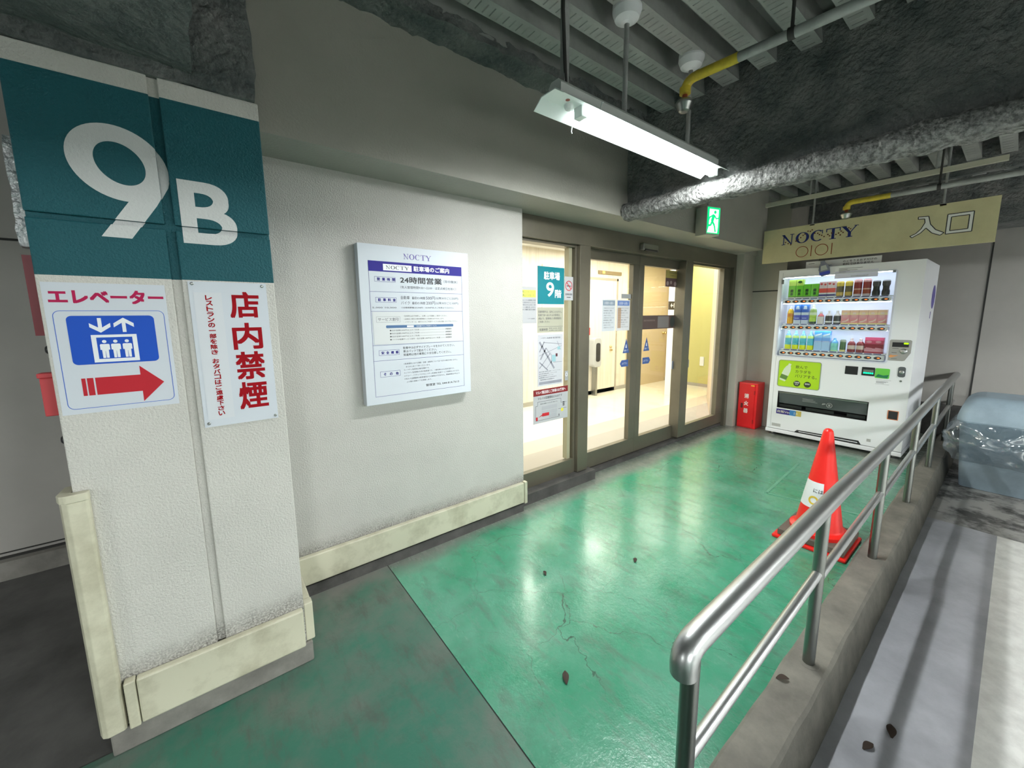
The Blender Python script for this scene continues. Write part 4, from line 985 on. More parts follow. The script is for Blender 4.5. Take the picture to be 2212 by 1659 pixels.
for yy in (-0.73, -1.645):
    MB().tube([(5.011, yy, 2.345), (5.011, yy, 2.80)], 0.009, 8).box(5.0, 5.03, yy - 0.02, yy + 0.02, 2.335, 2.355).build('hanger_rod', M_pipe, hs)

# exit sign box hung in front of the fascia
ex = thing('exit_sign', 'lit green emergency exit box on the fascia above the doors', 'exit sign', (3.62, -0.40, 2.11))
th = math.radians(14)
FXE = Frame((3.545, -0.42, 2.252), (math.cos(th), -math.sin(th), 0), (0, 0, 1))
MB().fbox(FXE, -0.078, 0.088, -0.125, 0.115, -0.115, -0.001).build('housing', mat('exit_box_grey', (0.42, 0.42, 0.36), 0.5), ex, bevel=0.004)
MB().fbox(FXE, -0.070, 0.080, -0.112, 0.104, -0.001, 0.002).build('lit_panel', mat('exit_green', (0.0, 0.5, 0.16), 0.4, emit=(0.0, 0.62, 0.20), emit_s=1.0), ex)
em = MB().fbox(FXE, -0.050, 0.060, 0.03, 0.09, 0.002, 0.003).fbox(FXE, -0.050, 0.060, -0.05, 0.03, 0.002, 0.003)
em.poly(FXE, [(-0.068, -0.106), (0.055, -0.106), (0.060, -0.05), (-0.050, -0.05)], 0.002, 0.003)
em.build('door_symbol', mat('exit_white', (0.9, 0.95, 0.92), 0.4, emit=(0.85, 1.0, 0.92), emit_s=0.9), ex)
rm = MB().disc(FXE, 0.018, 0.066, 0.014, 0.003, 0.004, 0, 14)
for p, q, w in (((0.005, 0.045), (-0.015, -0.012), 0.030), ((-0.015, -0.012), (-0.030, -0.045), 0.018), ((-0.03, -0.045), (-0.064, -0.05), 0.016), ((-0.012, -0.012), (0.015, -0.045), 0.018), ((0.015, -0.045), (0.030, -0.098), 0.015), ((0.0, 0.042), (-0.045, 0.02), 0.012), ((-0.045, 0.02), (-0.06, -0.012), 0.011), ((0.008, 0.040), (0.035, 0.012), 0.012), ((0.035, 0.012), (0.06, 0.02), 0.010)):
    seg(rm, FXE, p, q, w, 0.004)
rm.build('running_figure', MATS['exit_green'], ex)
MB().tube([FXE.p(0, 0.115, -0.06), FXE.p(0, 0.66, -0.06)], 0.010, 8).build('hanger_rod', M_pipe, ex)

# ================================================================== EXTINGUISHER BOX
eb = thing('extinguisher_box', 'red fire extinguisher box standing in the corner beside the vending machine', 'extinguisher box', (5.40, -0.13, 0.0))
MB().box(5.305, 5.52, -0.238, -0.022, 0.0, 0.58).build('box', M_redbox, eb, bevel=0.006)
FEB = FX(5.305)
MB().fbox(FEB, 0.030, 0.210, 0.012, 0.568, 0.0, 0.008).build('door', M_redbox, eb, bevel=0.004)
FEB2 = FX(5.2968)
t_ = MB()
for i, ch in enumerate('消火器'): t_.fat(FEB2, ch, 0.095, 0.385 - 0.095 * i, 0.052, 0.058, 0.004)
t_.build('lettering', mat('letter_pale', (0.85, 0.75, 0.72), 0.5), eb)
MB().fbox(FEB2, 0.060, 0.085, 0.255, 0.315, 0, 0.003).build('latch', mat('latch_dark', (0.12, 0.01, 0.01), 0.5), eb)
MB().fbox(FEB2, 0.165, 0.205, 0.545, 0.556, 0, 0.001).build('yellow_label', mat('label_yellow', (0.8, 0.6, 0.05), 0.5), eb)
for v in (0.07, 0.44): MB().fbox(FEB2, 0.206, 0.214, v, v + 0.05, -0.004, 0.004).build('hinge', mat('hinge_red', (0.35, 0.01, 0.01), 0.5), eb)

# ================================================================== VENDING MACHINE
VX, VY0, VY1 = 5.25, 0.385, 1.565       # front plane, u range (u = -Y)
vm = thing('vending_machine', 'white drink vending machine with three lit display shelves', 'vending machine', (5.65, -0.975, 0.0))
FV = FX(VX)
bd = MB()
u0, u1 = VY0, VY1
du0, du1, dv0, dv1 = 0.424, 1.376, 0.955, 1.848     # display opening
sv0, sv1, su0, su1 = 0.340, 0.540, 0.477, 1.287     # dispensing slot
DEP = -0.90
def vbox(a0, a1, b0, b1, c0=DEP, c1=0.0): bd.fbox(FV, a0, a1, b0, b1, c0, c1)
vbox(u0, du0, 0.085, 1.93); vbox(du1, u1, 0.085, 1.93); vbox(du0, du1, dv1, 1.93); vbox(du0, du1, sv1, dv0)
vbox(du0, su0, 0.085, sv1); vbox(su1, du1, 0.085, sv1); vbox(su0, su1, 0.085, sv0)
vbox(du0, du1, sv0, dv1, DEP, -0.30)
bd.build('cabinet', M_vm, vm)
# rounded front corner edge on the open side
MB().tube([FV.p(u1 - 0.012, 0.085, -0.012), FV.p(u1 - 0.012, 1.918, -0.012)], 0.0125, 12).build('edge_strip', M_vm, vm)
MB().fbox(FV, u0 + 0.04, u0 + 0.043, 0.10, 1.90, 0, 0.0008).build('door_seam', mat('seam_grey', (0.45, 0.46, 0.48), 0.5), vm)
kp = MB().fbox(FV, u0 - 0.008, u1 + 0.004, 0.036, 0.078, -0.55, 0.008)
kp.build('base_bar', M_vm, vm, bevel=0.006)
MB().fbox(FV, u0 + 0.01, u1 - 0.01, 0.06, 0.088, -0.5, -0.02).build('base_gap', M_dark_in, vm)
gv = MB().poly(FV, [(0.672, 0.083), (1.264, 0.083), (1.241, 0.122), (0.698, 0.112)], -0.02, 0.0006)
gv.build('grille_recess', M_dark_in, vm)
MB().poly(FV, [(0.715, 0.094), (1.235, 0.097), (1.232, 0.104), (0.717, 0.101)], 0.0, 0.004).build('grille_bar', M_vm, vm)
for (a_, c_) in ((u0 + 0.05, -0.06), (u1 - 0.06, -0.06), (u0 + 0.05, -0.8), (u1 - 0.06, -0.8)):
    MB().lathe(tuple(FV.p(a_, 0.0, c_)), [(0.045, 0), (0.045, 0.008), (0.016, 0.012), (0.016, 0.062)], 14).build('foot', M_steel_dk, vm)
# display cavity
M_lit = mat('display_backlight', (0.80, 0.86, 0.98), 0.5, emit=(0.70, 0.78, 1.0), emit_s=0.35)
MB().fbox(FV, du0, du1, dv0, dv1, -0.30, -0.22).build('display_back', M_lit, vm)
SHELF = ((1.612, 1.555, 1.836), (1.326, 1.262, 1.545), (1.036, 0.965, 1.262))    # item base, lower lip, top
M_shelf = mat('shelf_silver', (0.84, 0.85, 0.90), 0.35); M_strip_navy = mat('strip_navy', (0.05, 0.05, 0.18), 0.4)
SHELVES = []
for zb, zl, zt in SHELF:
    sh = MB()
    sh.fbox(FV, du0 + 0.03, du1 - 0.015, zb - 0.012, zb, -0.22, -0.03)
    sh.rrect(FV, du0 + 0.022, du1 - 0.02, zl, zb - 0.018, 0.012, -0.10, -0.018)
    so = sh.build('display_shelf', M_shelf, vm); SHELVES.append(so)
    for i in range(12):
        u = 0.515 + 0.0715 * i
        MB().fbox(FV, u - 0.029, u + 0.029, zb - 0.010, zb - 0.002, -0.03, -0.026).build('price_strip', M_strip_navy, so)
for zz in (1.838, 1.548, 1.262):
    MB().fbox(FV, du0 + 0.02, du1 - 0.02, zz, zz + 0.006, -0.035, -0.022).build('display_tube', mat('display_lamp', (1, 1, 1), 0.4, emit=(0.88, 0.93, 1), emit_s=8.5), vm)
fr = MB().rframe(FV, du0 - 0.012, du1 + 0.010, dv0 - 0.012, dv1 + 0.010, 0.03, 0.014, -0.01, 0.006)
fr.build('display_frame', mat('frame_pale', (0.70, 0.72, 0.80), 0.4), vm)
MB().fbox(FV, du0, du1, dv0, dv1, -0.006, -0.003).build('display_glass', GLASS, vm)
for (a_, b_) in ((du0 - 0.004, 1.775), (du1 - 0.03, 1.825)):
    MB().fbox(FV, a_, a_ + 0.022, b_, b_ + (0.05 if a_ < 1 else 0.022), 0.0, 0.010).build('frame_catch', mat('catch_grey', (0.20, 0.22, 0.22), 0.4), vm)
# selector buttons
M_btn = mat('button_dark', (0.05, 0.045, 0.06), 0.25); M_amber = mat('button_amber', (0.6, 0.2, 0.03), 0.4, emit=(1.0, 0.20, 0.03), emit_s=0.95)
pitch = (1.312 - 0.490) / 11.0
for so, (zb, zl, zt) in zip(SHELVES, SHELF):
    zc = (zl + zb - 0.018) / 2
    for i in range(12):
        u = 0.490 + pitch * i + (0.0 if zb > 1.5 else -0.004)
        bt = MB().disc(FV, u, zc, 0.0155, -0.018, -0.012, 0, 16, 0.029).disc(FV, u + 0.007, zc + 0.001, 0.006, -0.012, -0.0105, 1, 10, 0.012)
        bt.build('selector_button', [M_btn, M_amber], so)
# header notices on the machine front
MB().fbox(FV, 0.90, 1.24, 1.800, 1.872, 0.0005, 0.001).build('front_slip', mat('slip_lilac', (0.74, 0.74, 0.88), 0.5), vm)
t_ = MB().text(FV, 'POSCARD NOWALLET', 1.035, 1.812, 0.135, 0.010, 0.0012)
for k in range(5): t_.fbox(FV, 0.930 + 0.0, (1.12, 1.0, 1.08, 1.02, 0.99)[k], 1.897 - 0.009 * k, 1.900 - 0.009 * k, 0.0005, 0.001)
t_.build('slip_lettering', M_grey_ink, vm)
# coin panel
cp = MB().poly(FV, [(1.385, 1.170), (1.395, 1.183), (1.530, 1.183), (1.541, 1.175), (1.541, 1.060), (1.505, 0.985), (1.490, 0.980), (1.386, 0.980)][::-1], 0.0, 0.006)
cpo = cp.build('coin_panel', mat('coin_grey', (0.36, 0.35, 0.33), 0.4), vm, bevel=0.002)
MB().fbox(FV, 1.407, 1.522, 1.114, 1.158, 0.006, 0.008).build('price_window', M_black, cpo)
MB().rrect(FV, 1.487, 1.520, 1.142, 1.156, 0.006, 0.008, 0.009).build('price_light', mat('light_lime', (0.3, 0.9, 0.0), 0.4, emit=(0.30, 1.0, 0.0), emit_s=1.6), cpo)
MB().lathe(tuple(FV.p(1.492, 1.073, 0.006)), [(0.026, 0), (0.026, 0.003), (0.018, 0.012), (0.006, 0.016)], 18, 0, (-1, 0, 0)).build('coin_slot', M_steel, cpo)
MB().poly(FV, [(1.392, 1.020), (1.402, 1.008), (1.42, 1.014), (1.46, 1.034), (1.42, 1.032), (1.404, 1.038)][::-1], 0.006, 0.009).build('return_lever', mat('lever_orange', (0.75, 0.33, 0.12), 0.4), cpo)
MB().fbox(FV, 1.41, 1.455, 1.098, 1.101, 0.006, 0.0066).fbox(FV, 1.408, 1.445, 1.055, 1.059, 0.006, 0.0066).fbox(FV, 1.41, 1.45, 0.998, 1.001, 0.006, 0.0066).build('panel_marks', M_ink, cpo)
# lower front
ad = MB().rrect(FV, 0.462, 0.865, 0.600, 0.907, 0.022, 0.0, 0.002); ad.build('green_advert', mat('advert_lime', (0.45, 0.72, 0.02), 0.35), vm)
MB().rframe(FV, 0.460, 0.868, 0.596, 0.910, 0.024, 0.007, 0.0, 0.0045).build('advert_frame', mat('advert_frame', (0.30, 0.36, 0.22), 0.4), vm)
t_ = MB()
for k, (s_, w) in enumerate((('飲んで', .112), ('カラダを', .150), ('バリアする。', .205))):
    t_.text(FV, s_, 0.630, 0.822 - 0.052 * k, w, 0.036, 0.0024, 0, 0.006)
t_.disc(FV, 0.655, 0.648, 0.033, 0.002, 0.0024).disc(FV, 0.755, 0.648, 0.033, 0.002, 0.0024)
t_.build('advert_lettering', mat('advert_ink', (0.035, 0.05, 0.02), 0.5), vm)
t_ = MB().text(FV, '乳酸菌', 0.632, 0.652, 0.046, 0.016, 0.0028, 0, 0.01).text(FV, '配合', 0.640, 0.633, 0.03, 0.013, 0.0028).text(FV, '植物性', 0.732, 0.646, 0.046, 0.018, 0.0028, 0, 0.01)
t_.build('badge_lettering', M_paper, vm)
ab = MB()
bot = [(-.020, 0), (.020, 0), (.026, .02), (.026, .115), (.018, .15), (.010, .165), (.010, .185), (-.010, .185), (-.010, .165), (-.018, .15), (-.026, .115), (-.026, .02)]
ca, sa = math.cos(-0.32), math.sin(-0.32)
rotb = lambda q: (0.508 + q[0] * 1.35 * ca - q[1] * 1.15 * sa, 0.668 + q[0] * 1.35 * sa + q[1] * 1.15 * ca)
ab.poly(FV, [rotb(q) for q in bot], 0.002, 0.0028, 0)
ab.poly(FV, [rotb(q) for q in ((-.026, .018), (.026, .018), (.026, .062), (-.026, .062))], 0.0028, 0.0032, 1)
ab.build('advert_bottle', [mat('advert_bottle', (0.70, 0.80, 0.62), 0.4), mat('advert_label', (0.12, 0.24, 0.05), 0.5)], vm)
MB().rrect(FV, 1.070, 1.173, 0.808, 0.894, 0.004, 0.0, 0.003).build('card_reader', M_black, vm)
MB().rrect(FV, 1.204, 1.303, 0.810, 0.896, 0.004, 0.0, 0.005).build('note_slot', M_black, vm)
MB().fbox(FV, 1.216, 1.295, 0.846, 0.872, 0.005, 0.007).build('note_plate', M_steel_dk, vm)
ng = MB()
for k in range(5): ng.fbox(FV, 1.218 + 0.016 * k, 1.230 + 0.016 * k, 0.830, 0.844, 0.005, 0.008)
ng.build('note_light', mat('light_green', (0.0, 0.8, 0.3), 0.4, emit=(0.0, 1.0, 0.35), emit_s=1.6), vm)
MB().rrect(FV, 1.307, 1.413, 0.795, 0.894, 0.01, 0.0, 0.004, 0).poly(FV, [(1.312, 0.806), (1.40, 0.80), (1.41, 0.835), (1.37, 0.825), (1.33, 0.835)], 0.004, 0.0046, 1).build('green_label', [mat('label_lime', (0.16, 0.62, 0.08), 0.4), mat('label_deep', (0.02, 0.22, 0.10), 0.4)], vm)
t_ = MB().fbox(FV, 1.315, 1.43, 0.778, 0.7795, 0, 0.0006).fbox(FV, 1.315, 1.42, 0.735, 0.7365, 0, 0.0006)
for k in range(3): t_.fbox(FV, 1.322, 1.41 - 0.015 * k, 0.762 - 0.008 * k, 0.765 - 0.008 * k, 0, 0.0006)
t_.build('fine_print', M_grey_ink, vm)
lk = MB().rrect(FV, 1.470, 1.523, 0.823, 0.924, 0.018, 0.0, 0.005); lk.build('lock_plate', mat('lock_grey', (0.10, 0.11, 0.12), 0.3), vm)
MB().lathe(tuple(FV.p(1.497, 0.872, 0.005)), [(0.018, 0), (0.018, 0.004), (0.010, 0.008)], 16, 0, (-1, 0, 0)).build('lock_cylinder', M_steel, vm)
MB().disc(FV, 1.498, 0.784, 0.009, 0, 0.003).build('key_cap', M_steel_dk, vm)
# dispensing slot: recess, flap, rail
rc = MB().fbox(FV, su0, su1, sv0, sv1, -0.22, -0.20).fbox(FV, su0, su1, sv0, sv0 + 0.005, -0.2, -0.005).fbox(FV, su0, su0 + 0.004, sv0, sv1, -0.2, 0).fbox(FV, su1 - 0.004, su1, sv0, sv1, -0.2, 0).fbox(FV, su0, su1, sv1 - 0.006, sv1, -0.2, 0)
rc.build('slot_recess', M_dark_in, vm)
MB().add([FV.p(su0 + 0.01, sv0 + 0.055, -0.035), FV.p(su1 - 0.01, sv0 + 0.055, -0.035), FV.p(su1 - 0.01, sv1 - 0.022, -0.008), FV.p(su0 + 0.01, sv1 - 0.022, -0.008),
          FV.p(su0 + 0.01, sv0 + 0.055, -0.040), FV.p(su1 - 0.01, sv0 + 0.055, -0.040), FV.p(su1 - 0.01, sv1 - 0.022, -0.013), FV.p(su0 + 0.01, sv1 - 0.022, -0.013)],
         [(0, 1, 2, 3), (7, 6, 5, 4), (0, 4, 5, 1), (1, 5, 6, 2), (2, 6, 7, 3), (3, 7, 4, 0)]).build('slot_flap', mat('flap_grey', (0.10, 0.105, 0.11), 0.18), vm)
MB().fbox(FV, su0 + 0.008, su1 - 0.008, sv1 - 0.020, sv1 - 0.008, -0.012, 0.0).build('slot_rail', M_steel_dk, vm)
dv = MB()
for a_, c_ in ((0.49, 0.715), (0.755, 1.01), (1.12, 1.27)): dv.fbox(FV, a_, c_, sv0 + 0.012, sv0 + 0.045, -0.03, -0.024)
dv.build('slot_louver', M_black, vm)
FFL = FX(VX + 0.0125)
t_ = MB().ring(FFL, [(0.967 + 0.027 * math.cos(k * PI / 12), 0.446 + 0.027 * math.sin(k * PI / 12)) for k in range(24)], [(0.967 + 0.021 * math.cos(k * PI / 12), 0.446 + 0.021 * math.sin(k * PI / 12)) for k in range(24)], 0.000, 0.0015)
t_.fbox(FFL, 0.957, 0.977, 0.434, 0.458, 0, 0.0015).poly(FFL, [(0.90, 0.44), (0.935, 0.452), (0.93, 0.462), (0.905, 0.458)][::1], 0, 0.0015)
for k in range(3): t_.fbox(FFL, 0.72, 0.86 - 0.02 * k, 0.452 + 0.014 * k, 0.456 + 0.014 * k, 0, 0.0015)
t_.build('flap_marks', mat('flap_ink', (0.35, 0.36, 0.36), 0.4), vm)
st_ = MB().fbox(FV, 0.476, 0.610, 0.268, 0.327, 0, 0.001, 0).fbox(FV, 0.610, 0.672, 0.268, 0.330, 0, 0.001, 1).fbox(FV, 0.672, 0.724, 0.270, 0.332, 0, 0.001, 2)
st_.build('brand_sticker', [mat('stk_indigo', (0.05, 0.03, 0.25), 0.4), mat('stk_azure', (0.06, 0.25, 0.60), 0.4), mat('stk_gold', (0.62, 0.48, 0.12), 0.4)], vm)
MB().text(FV, '自販Vin', 0.487, 0.283, 0.125, 0.030, 0.0015, 0, 0.012).text(FV, '14', 0.655, 0.283, 0.035, 0.03, 0.0015).build('sticker_lettering', mat('stk_ink', (0.85, 0.80, 0.62), 0.5), vm)
for q in ((0.440, 0.531, 0.110, 0.146), (1.303, 1.335, 0.13, 0.16)): MB().fbox(FV, *q, 0, 0.0008).build('rating_plate', mat('rating_grey', (0.46, 0.46, 0.45), 0.5), vm)
MB().fbox(FV, 1.440, 1.508, 0.40, 0.480, -0.02, 0.0006).build('coin_return', M_dark_in, vm)
MB().rframe(FV, 1.434, 1.514, 0.394, 0.486, 0.004, 0.006, 0, 0.004).build('coin_return_frame', mat('frame_orange', (0.62, 0.22, 0.10), 0.4), vm)
# logo on the open side (faces the railing): an oval with a stem below
FSD = Frame((0, -VY1 - 0.0005, 0), (1, 0, 0), (0, 0, 1))
MB().disc(FSD, 5.98, 1.60, 0.12, 0, 0.001, 0, 28, 0.11).fbox(FSD, 5.90, 5.935, 1.38, 1.45, 0, 0.001).build('side_logo', mat('logo_indigo', (0.10, 0.08, 0.32), 0.5), vm)
# advert card standing on top of the machine with a bottle picture hanging over its front
tc = thing('top_advert_card', 'white card with black writing standing on the vending machine', 'advert card', (5.31, -0.94, 1.93))
MB().box(5.30, 5.304, -1.245, -0.622, 1.93, 2.004).box(5.304, 5.38, -1.0, -0.9, 1.93, 1.936).build('card', M_paper, tc)
FC = FX(5.2995)
MB().text(FC, 'のどをうるおすだけの', 0.945, 1.967, 0.265, 0.021, 0.0006, 0, 0.01).text(FC, '飲料ではありません', 0.945, 1.937, 0.245, 0.023, 0.0006, 0, 0.01).fbox(FC, 0.645, 0.70, 1.979, 1.983, 0, 0.0006).build('lettering', M_ink, tc)
bc = MB()
rot2 = lambda q, s_=1.0: (0.820 + (q[0] * ca2 - q[1] * sa2) * s_, 1.838 + (q[0] * sa2 + q[1] * ca2) * s_)
ca2, sa2 = math.cos(0.22), math.sin(0.22)
FC2 = FX(5.243)
bc.poly(FC2, [rot2(q) for q in ((-.032, 0), (.032, 0), (.045, .02), (.047, .075), (.035, .115), (.020, .140), (.020, .160), (-.020, .160), (-.020, .140), (-.035, .115), (-.047, .075), (-.045, .02))], 0.0, 0.003, 0)
bc.poly(FC2, [rot2(q) for q in ((-.044, .012), (.044, .012), (.046, .045), (-.046, .045))], 0.003, 0.0036, 1)
bc.poly(FC2, [rot2(q) for q in ((-.030, .06), (.030, .06), (.022, .11), (-.022, .11))], 0.003, 0.0036, 2)
bc.box(5.2435, 5.300, -0.86, -0.80, 1.945, 1.948)
tag(bc.build('bottle_cutout', [mat('cutout_grey', (0.20, 0.21, 0.28), 0.3), mat('cutout_blue', (0.05, 0.08, 0.50), 0.4), mat('cutout_pale', (0.45, 0.48, 0.46), 0.4)]), 'grey and blue bottle cutout hanging over the top edge of the vending machine', 'cutout')

# drinks on the display shelves -------------------------------------------------
def dmat(c): return mat('drink_%03d_%03d_%03d' % tuple(int(v * 255) for v in c), c, 0.3)
def carton(cx, z, w, h, bands):
    mb = MB(); ms = []
    for (f0, f1, c) in bands:
        ms.append(dmat(c)); mb.fbox(FV, cx - w / 2, cx + w / 2, z + h * f0, z + h * f1, -0.085, -0.040, len(ms) - 1)
    return mb, ms
def bottle(cx, z, w, h, bands, shape):
    prof = {'pet': [(0.80, 0), (1, .04), (1, .30), (.94, .34), (1, .38), (1, .62), (.86, .74), (.50, .84), (.36, .88), (.36, .97), (.30, 1)],
            'can': [(.82, 0), (1, .05), (1, .92), (.80, .98), (.80, 1)],
            'pinch': [(.85, 0), (1, .06), (1, .28), (.80, .42), (.80, .58), (1, .72), (1, .93), (.85, 1)],
            'round': [(.88, 0), (1, .05), (1, .55), (.90, .66), (.50, .78), (.40, .82), (.40, .95), (.34, 1)]}[shape]
    cuts = sorted({b_[0] for b_ in bands} | {b_[1] for b_ in bands})
    def rad(t):
        for (r0, t0), (r1, t1) in zip(prof, prof[1:]):
            if t0 <= t <= t1: return r0 + (r1 - r0) * (t - t0) / max(t1 - t0, 1e-6)
        return prof[-1][0]
    ts = sorted({p[1] for p in prof} | set(cuts)); ms = [dmat(b_[2]) for b_ in bands]; mi = []
    for t0, t1 in zip(ts, ts[1:]):
        m_ = 0
        for i, b_ in enumerate(bands):
            if b_[0] <= (t0 + t1) / 2 <= b_[1]: m_ = i
        mi.append(m_)
    mb = MB().lathe(tuple(FV.p(cx, z, -0.062)), [(rad(t) * w / 2, t * h) for t in ts], 16, mi)
    return mb, ms
G1, G2 = (0.16, 0.62, 0.03), (0.45, 0.78, 0.10)
WHT = (0.80, 0.80, 0.86)
KINDS = {
 'green tea carton': ('carton', .068, .150, ((0, .08, (.70, .75, .68)), (.08, .12, (.03, .08, .04)), (.12, 1, G1)), 'carton'),
 'tall green tea carton': ('carton', .068, .205, ((0, .06, (.70, .75, .68)), (.06, .09, (.03, .08, .04)), (.09, .68, G1), (.68, 1, (.55, .80, .15))), 'carton'),
 'white bottle with red band': ('carton', .068, .165, ((0, .08, WHT), (.08, .20, (.05, .05, .25)), (.20, .30, WHT), (.30, .58, (.85, .10, .08)), (.58, .84, (.85, .70, .75)), (.84, 1, (.80, .55, .60))), 'bottle'),
 'gold coffee can': ('can', .064, .160, ((0, .08, (.20, .18, .12)), (.08, .30, (.62, .42, .05)), (.30, .36, (.16, .12, .03)), (.36, .68, (.14, .11, .04)), (.68, 1, (.72, .55, .08))), 'can'),
 'dark red can': ('can', .066, .172, ((0, .14, (.65, .55, .60)), (.14, .38, (.32, .05, .02)), (.38, .46, (.62, .35, .28)), (.46, .82, (.28, .02, .02)), (.82, 1, (.68, .38, .40))), 'can'),
 'black can': ('pinch', .062, .150, ((0, .08, (.12, .11, .11)), (.08, .35, (.018, .015, .016)), (.35, .62, (.03, .022, .022)), (.62, .92, (.06, .055, .06)), (.92, 1, (.4, .4, .45))), 'can'),
 'orange juice bottle': ('pet', .062, .200, ((0, .40, (.85, .42, .01)), (.40, .58, (.80, .28, .02)), (.58, .84, (.90, .55, .02)), (.84, 1, (.75, .75, .85))), 'bottle'),
 'blue and white bottle': ('carton', .066, .212, ((0, .20, (.60, .68, .88)), (.20, .46, (.10, .13, .60)), (.46, .60, (.65, .75, .92)), (.60, .76, (.06, .16, .66)), (.76, 1, (.05, .20, .70))), 'bottle'),
 'lime and white tea bottle': ('pet', .066, .210, ((0, .12, (.03, .07, .05)), (.12, .46, (.45, .68, .10)), (.46, .60, (.72, .84, .62)), (.60, .76, (.36, .52, .16)), (.76, 1, (.65, .78, .55))), 'bottle'),
 'white bottle with red spot': ('round', .062, .135, ((0, .60, (.78, .72, .74)), (.60, .84, (.72, .16, .18)), (.84, 1, (.80, .78, .80))), 'bottle'),
 'black label bottle': ('round', .064, .142, ((0, .12, (.04, .04, .05)), (.12, .22, (.80, .80, .84)), (.22, .62, (.030, .028, .032)), (.62, 1, (.75, .74, .78))), 'bottle'),
 'pink and yellow carton': ('carton', .070, .145, ((0, .10, (.85, .70, .35)), (.10, .34, (.78, .30, .32)), (.34, .66, (.80, .32, .38)), (.66, .82, (.88, .68, .40)), (.82, 1, (.86, .55, .38))), 'carton'),
 'yellow and blue bottle': ('pet', .064, .212, ((0, .24, (.72, .78, .02)), (.24, .60, (.10, .48, .62)), (.60, .74, (.55, .75, .25)), (.74, .84, (.16, .42, .66)), (.84, 1, (.20, .48, .85))), 'bottle'),
 'pale blue water bottle': ('carton', .070, .214, ((0, .44, (.38, .58, .88)), (.44, .50, (.30, .38, .75)), (.50, .66, (.16, .36, .82)), (.66, .80, (.30, .58, .90)), (.80, 1, (.08, .34, .80))), 'bottle'),
 'small teal bottle': ('pet', .066, .140, ((0, .10, (.45, .75, .45)), (.10, .62, (.22, .62, .58)), (.62, 1, (.14, .45, .85))), 'bottle'),
 'dark green can': ('can', .052, .128, ((0, .16, (.70, .60, .25)), (.16, .80, (.07, .14, .06)), (.80, 1, (.30, .36, .28))), 'can'),
 'dark red bottle': ('round', .068, .145, ((0, .22, (.22, .02, .03)), (.22, .50, (.62, .50, .45)), (.50, .78, (.24, .02, .03)), (.78, 1, (.78, .66, .72))), 'bottle'),
 'crimson bottle': ('carton', .072, .160, ((0, .10, (.35, .02, .05)), (.10, .30, (.62, .30, .38)), (.30, .58, (.26, .01, .03)), (.58, .82, (.50, .05, .12)), (.82, 1, (.80, .10, .26))), 'bottle'),
}
ROWS = (('top', ['tall green tea carton'] * 2 + ['green tea carton'] * 2 + ['white bottle with red band'] * 2 + ['gold coffee can'] * 2 + ['dark red can'] * 2 + ['black can'] * 2),
        ('middle', ['orange juice bottle'] + ['blue and white bottle'] * 2 + ['lime and white tea bottle', 'white bottle with red spot'] + ['black label bottle'] * 2 + ['pink and yellow carton'] * 5),
        ('bottom', ['yellow and blue bottle'] * 4 + ['pale blue water bottle'] * 2 + ['small teal bottle', 'dark green can'] + ['dark red bottle'] * 2 + ['crimson bottle'] * 2))
ORD = ['first', 'second', 'third', 'fourth', 'fifth', 'sixth', 'seventh', 'eighth', 'ninth', 'tenth', 'eleventh', 'twelfth']
for (rn, items), (zb, zl, zt) in zip(ROWS, SHELF):
    for i, kd in enumerate(items):
        shp, w, h, bands, nm = KINDS[kd]
        u = 0.515 + 0.0715 * i
        mb, ms = carton(u, zb, w, h, bands) if shp == 'carton' else bottle(u, zb, w, h, bands, shp)
        same = [k for k, v in enumerate(items) if v == kd]
        lab = f'{kd} on the {rn} vending shelf' if len(same) == 1 else f'{kd}, {ORD[same.index(i)]} of {len(same)} from the left on the {rn} vending shelf'
        dob = tag(mb.build('drink_' + nm, ms), lab, nm, f'sample drinks on the {rn} shelf')
        FM = FX(VX + 0.0395); mk = MB()
        if kd.endswith('green tea carton'):
            mk.fat(FM, '緑', u - .016, zb + .066, .030, .034, .003).fat(FM, '茶', u - .016, zb + .030, .030, .034, .003); mc = (.02, .10, .02)
            if kd.startswith('tall') and same.index(i) == 1: mk.disc(FM, u, zb + .178, .014, 0, .0006, 0, 18, .020)
        elif 'red band' in kd:
            mk.disc(FM, u - .016, zb + .142, .011, 0, .0006, 0, 14).disc(FM, u + .017, zb + .136, .010, 0, .0006, 0, 14); mc = (.70, .08, .08)
        elif 'pink and yellow' in kd:
            mk.poly(FM, [(u - .026, zb + .028), (u + .008, zb + .040), (u + .028, zb + .060), (u + .028, zb + .040), (u + .006, zb + .026), (u - .020, zb + .020)][::-1], 0, .0006)
            for q in (.072, .082, .092): mk.fbox(FM, u - .022, u + .020, zb + q, zb + q + .003, 0, .0006)
            mk.poly(FM, [(u - .016, zb + .104), (u + .016, zb + .104), (u + .010, zb + .122), (u - .010, zb + .122)], 0, .0006); mc = (.85, .66, .62)
        elif 'blue and white' in kd:
            mk.poly(FM, [(u - .018, zb + .162), (u + .018, zb + .162), (u + .012, zb + .200), (u - .012, zb + .200)], 0, .0006).fbox(FM, u - .024, u + .018, zb + .060, zb + .066, 0, .0006); mc = (.62, .74, .92)
        elif 'pale blue' in kd:
            mk.poly(FM, [(u - .028, zb + .172), (u + .030, zb + .190), (u + .030, zb + .178), (u - .028, zb + .152)][::-1], 0, .0006).fbox(FM, u - .026, u + .026, zb + .098, zb + .101, 0, .0006); mc = (.70, .82, .95)
        elif kd == 'crimson bottle':
            mk.disc(FM, u - .004, zb + .115, .012, 0, .0006, 0, 18, .022).poly(FM, [(u - .026, zb + .036), (u + .024, zb + .030), (u + .027, zb + .052), (u - .024, zb + .058)], 0, .0006); mc = (.62, .25, .32)
        else:
            mc = None
        if mc: mk.build('label_mark', dmat(mc), dob)

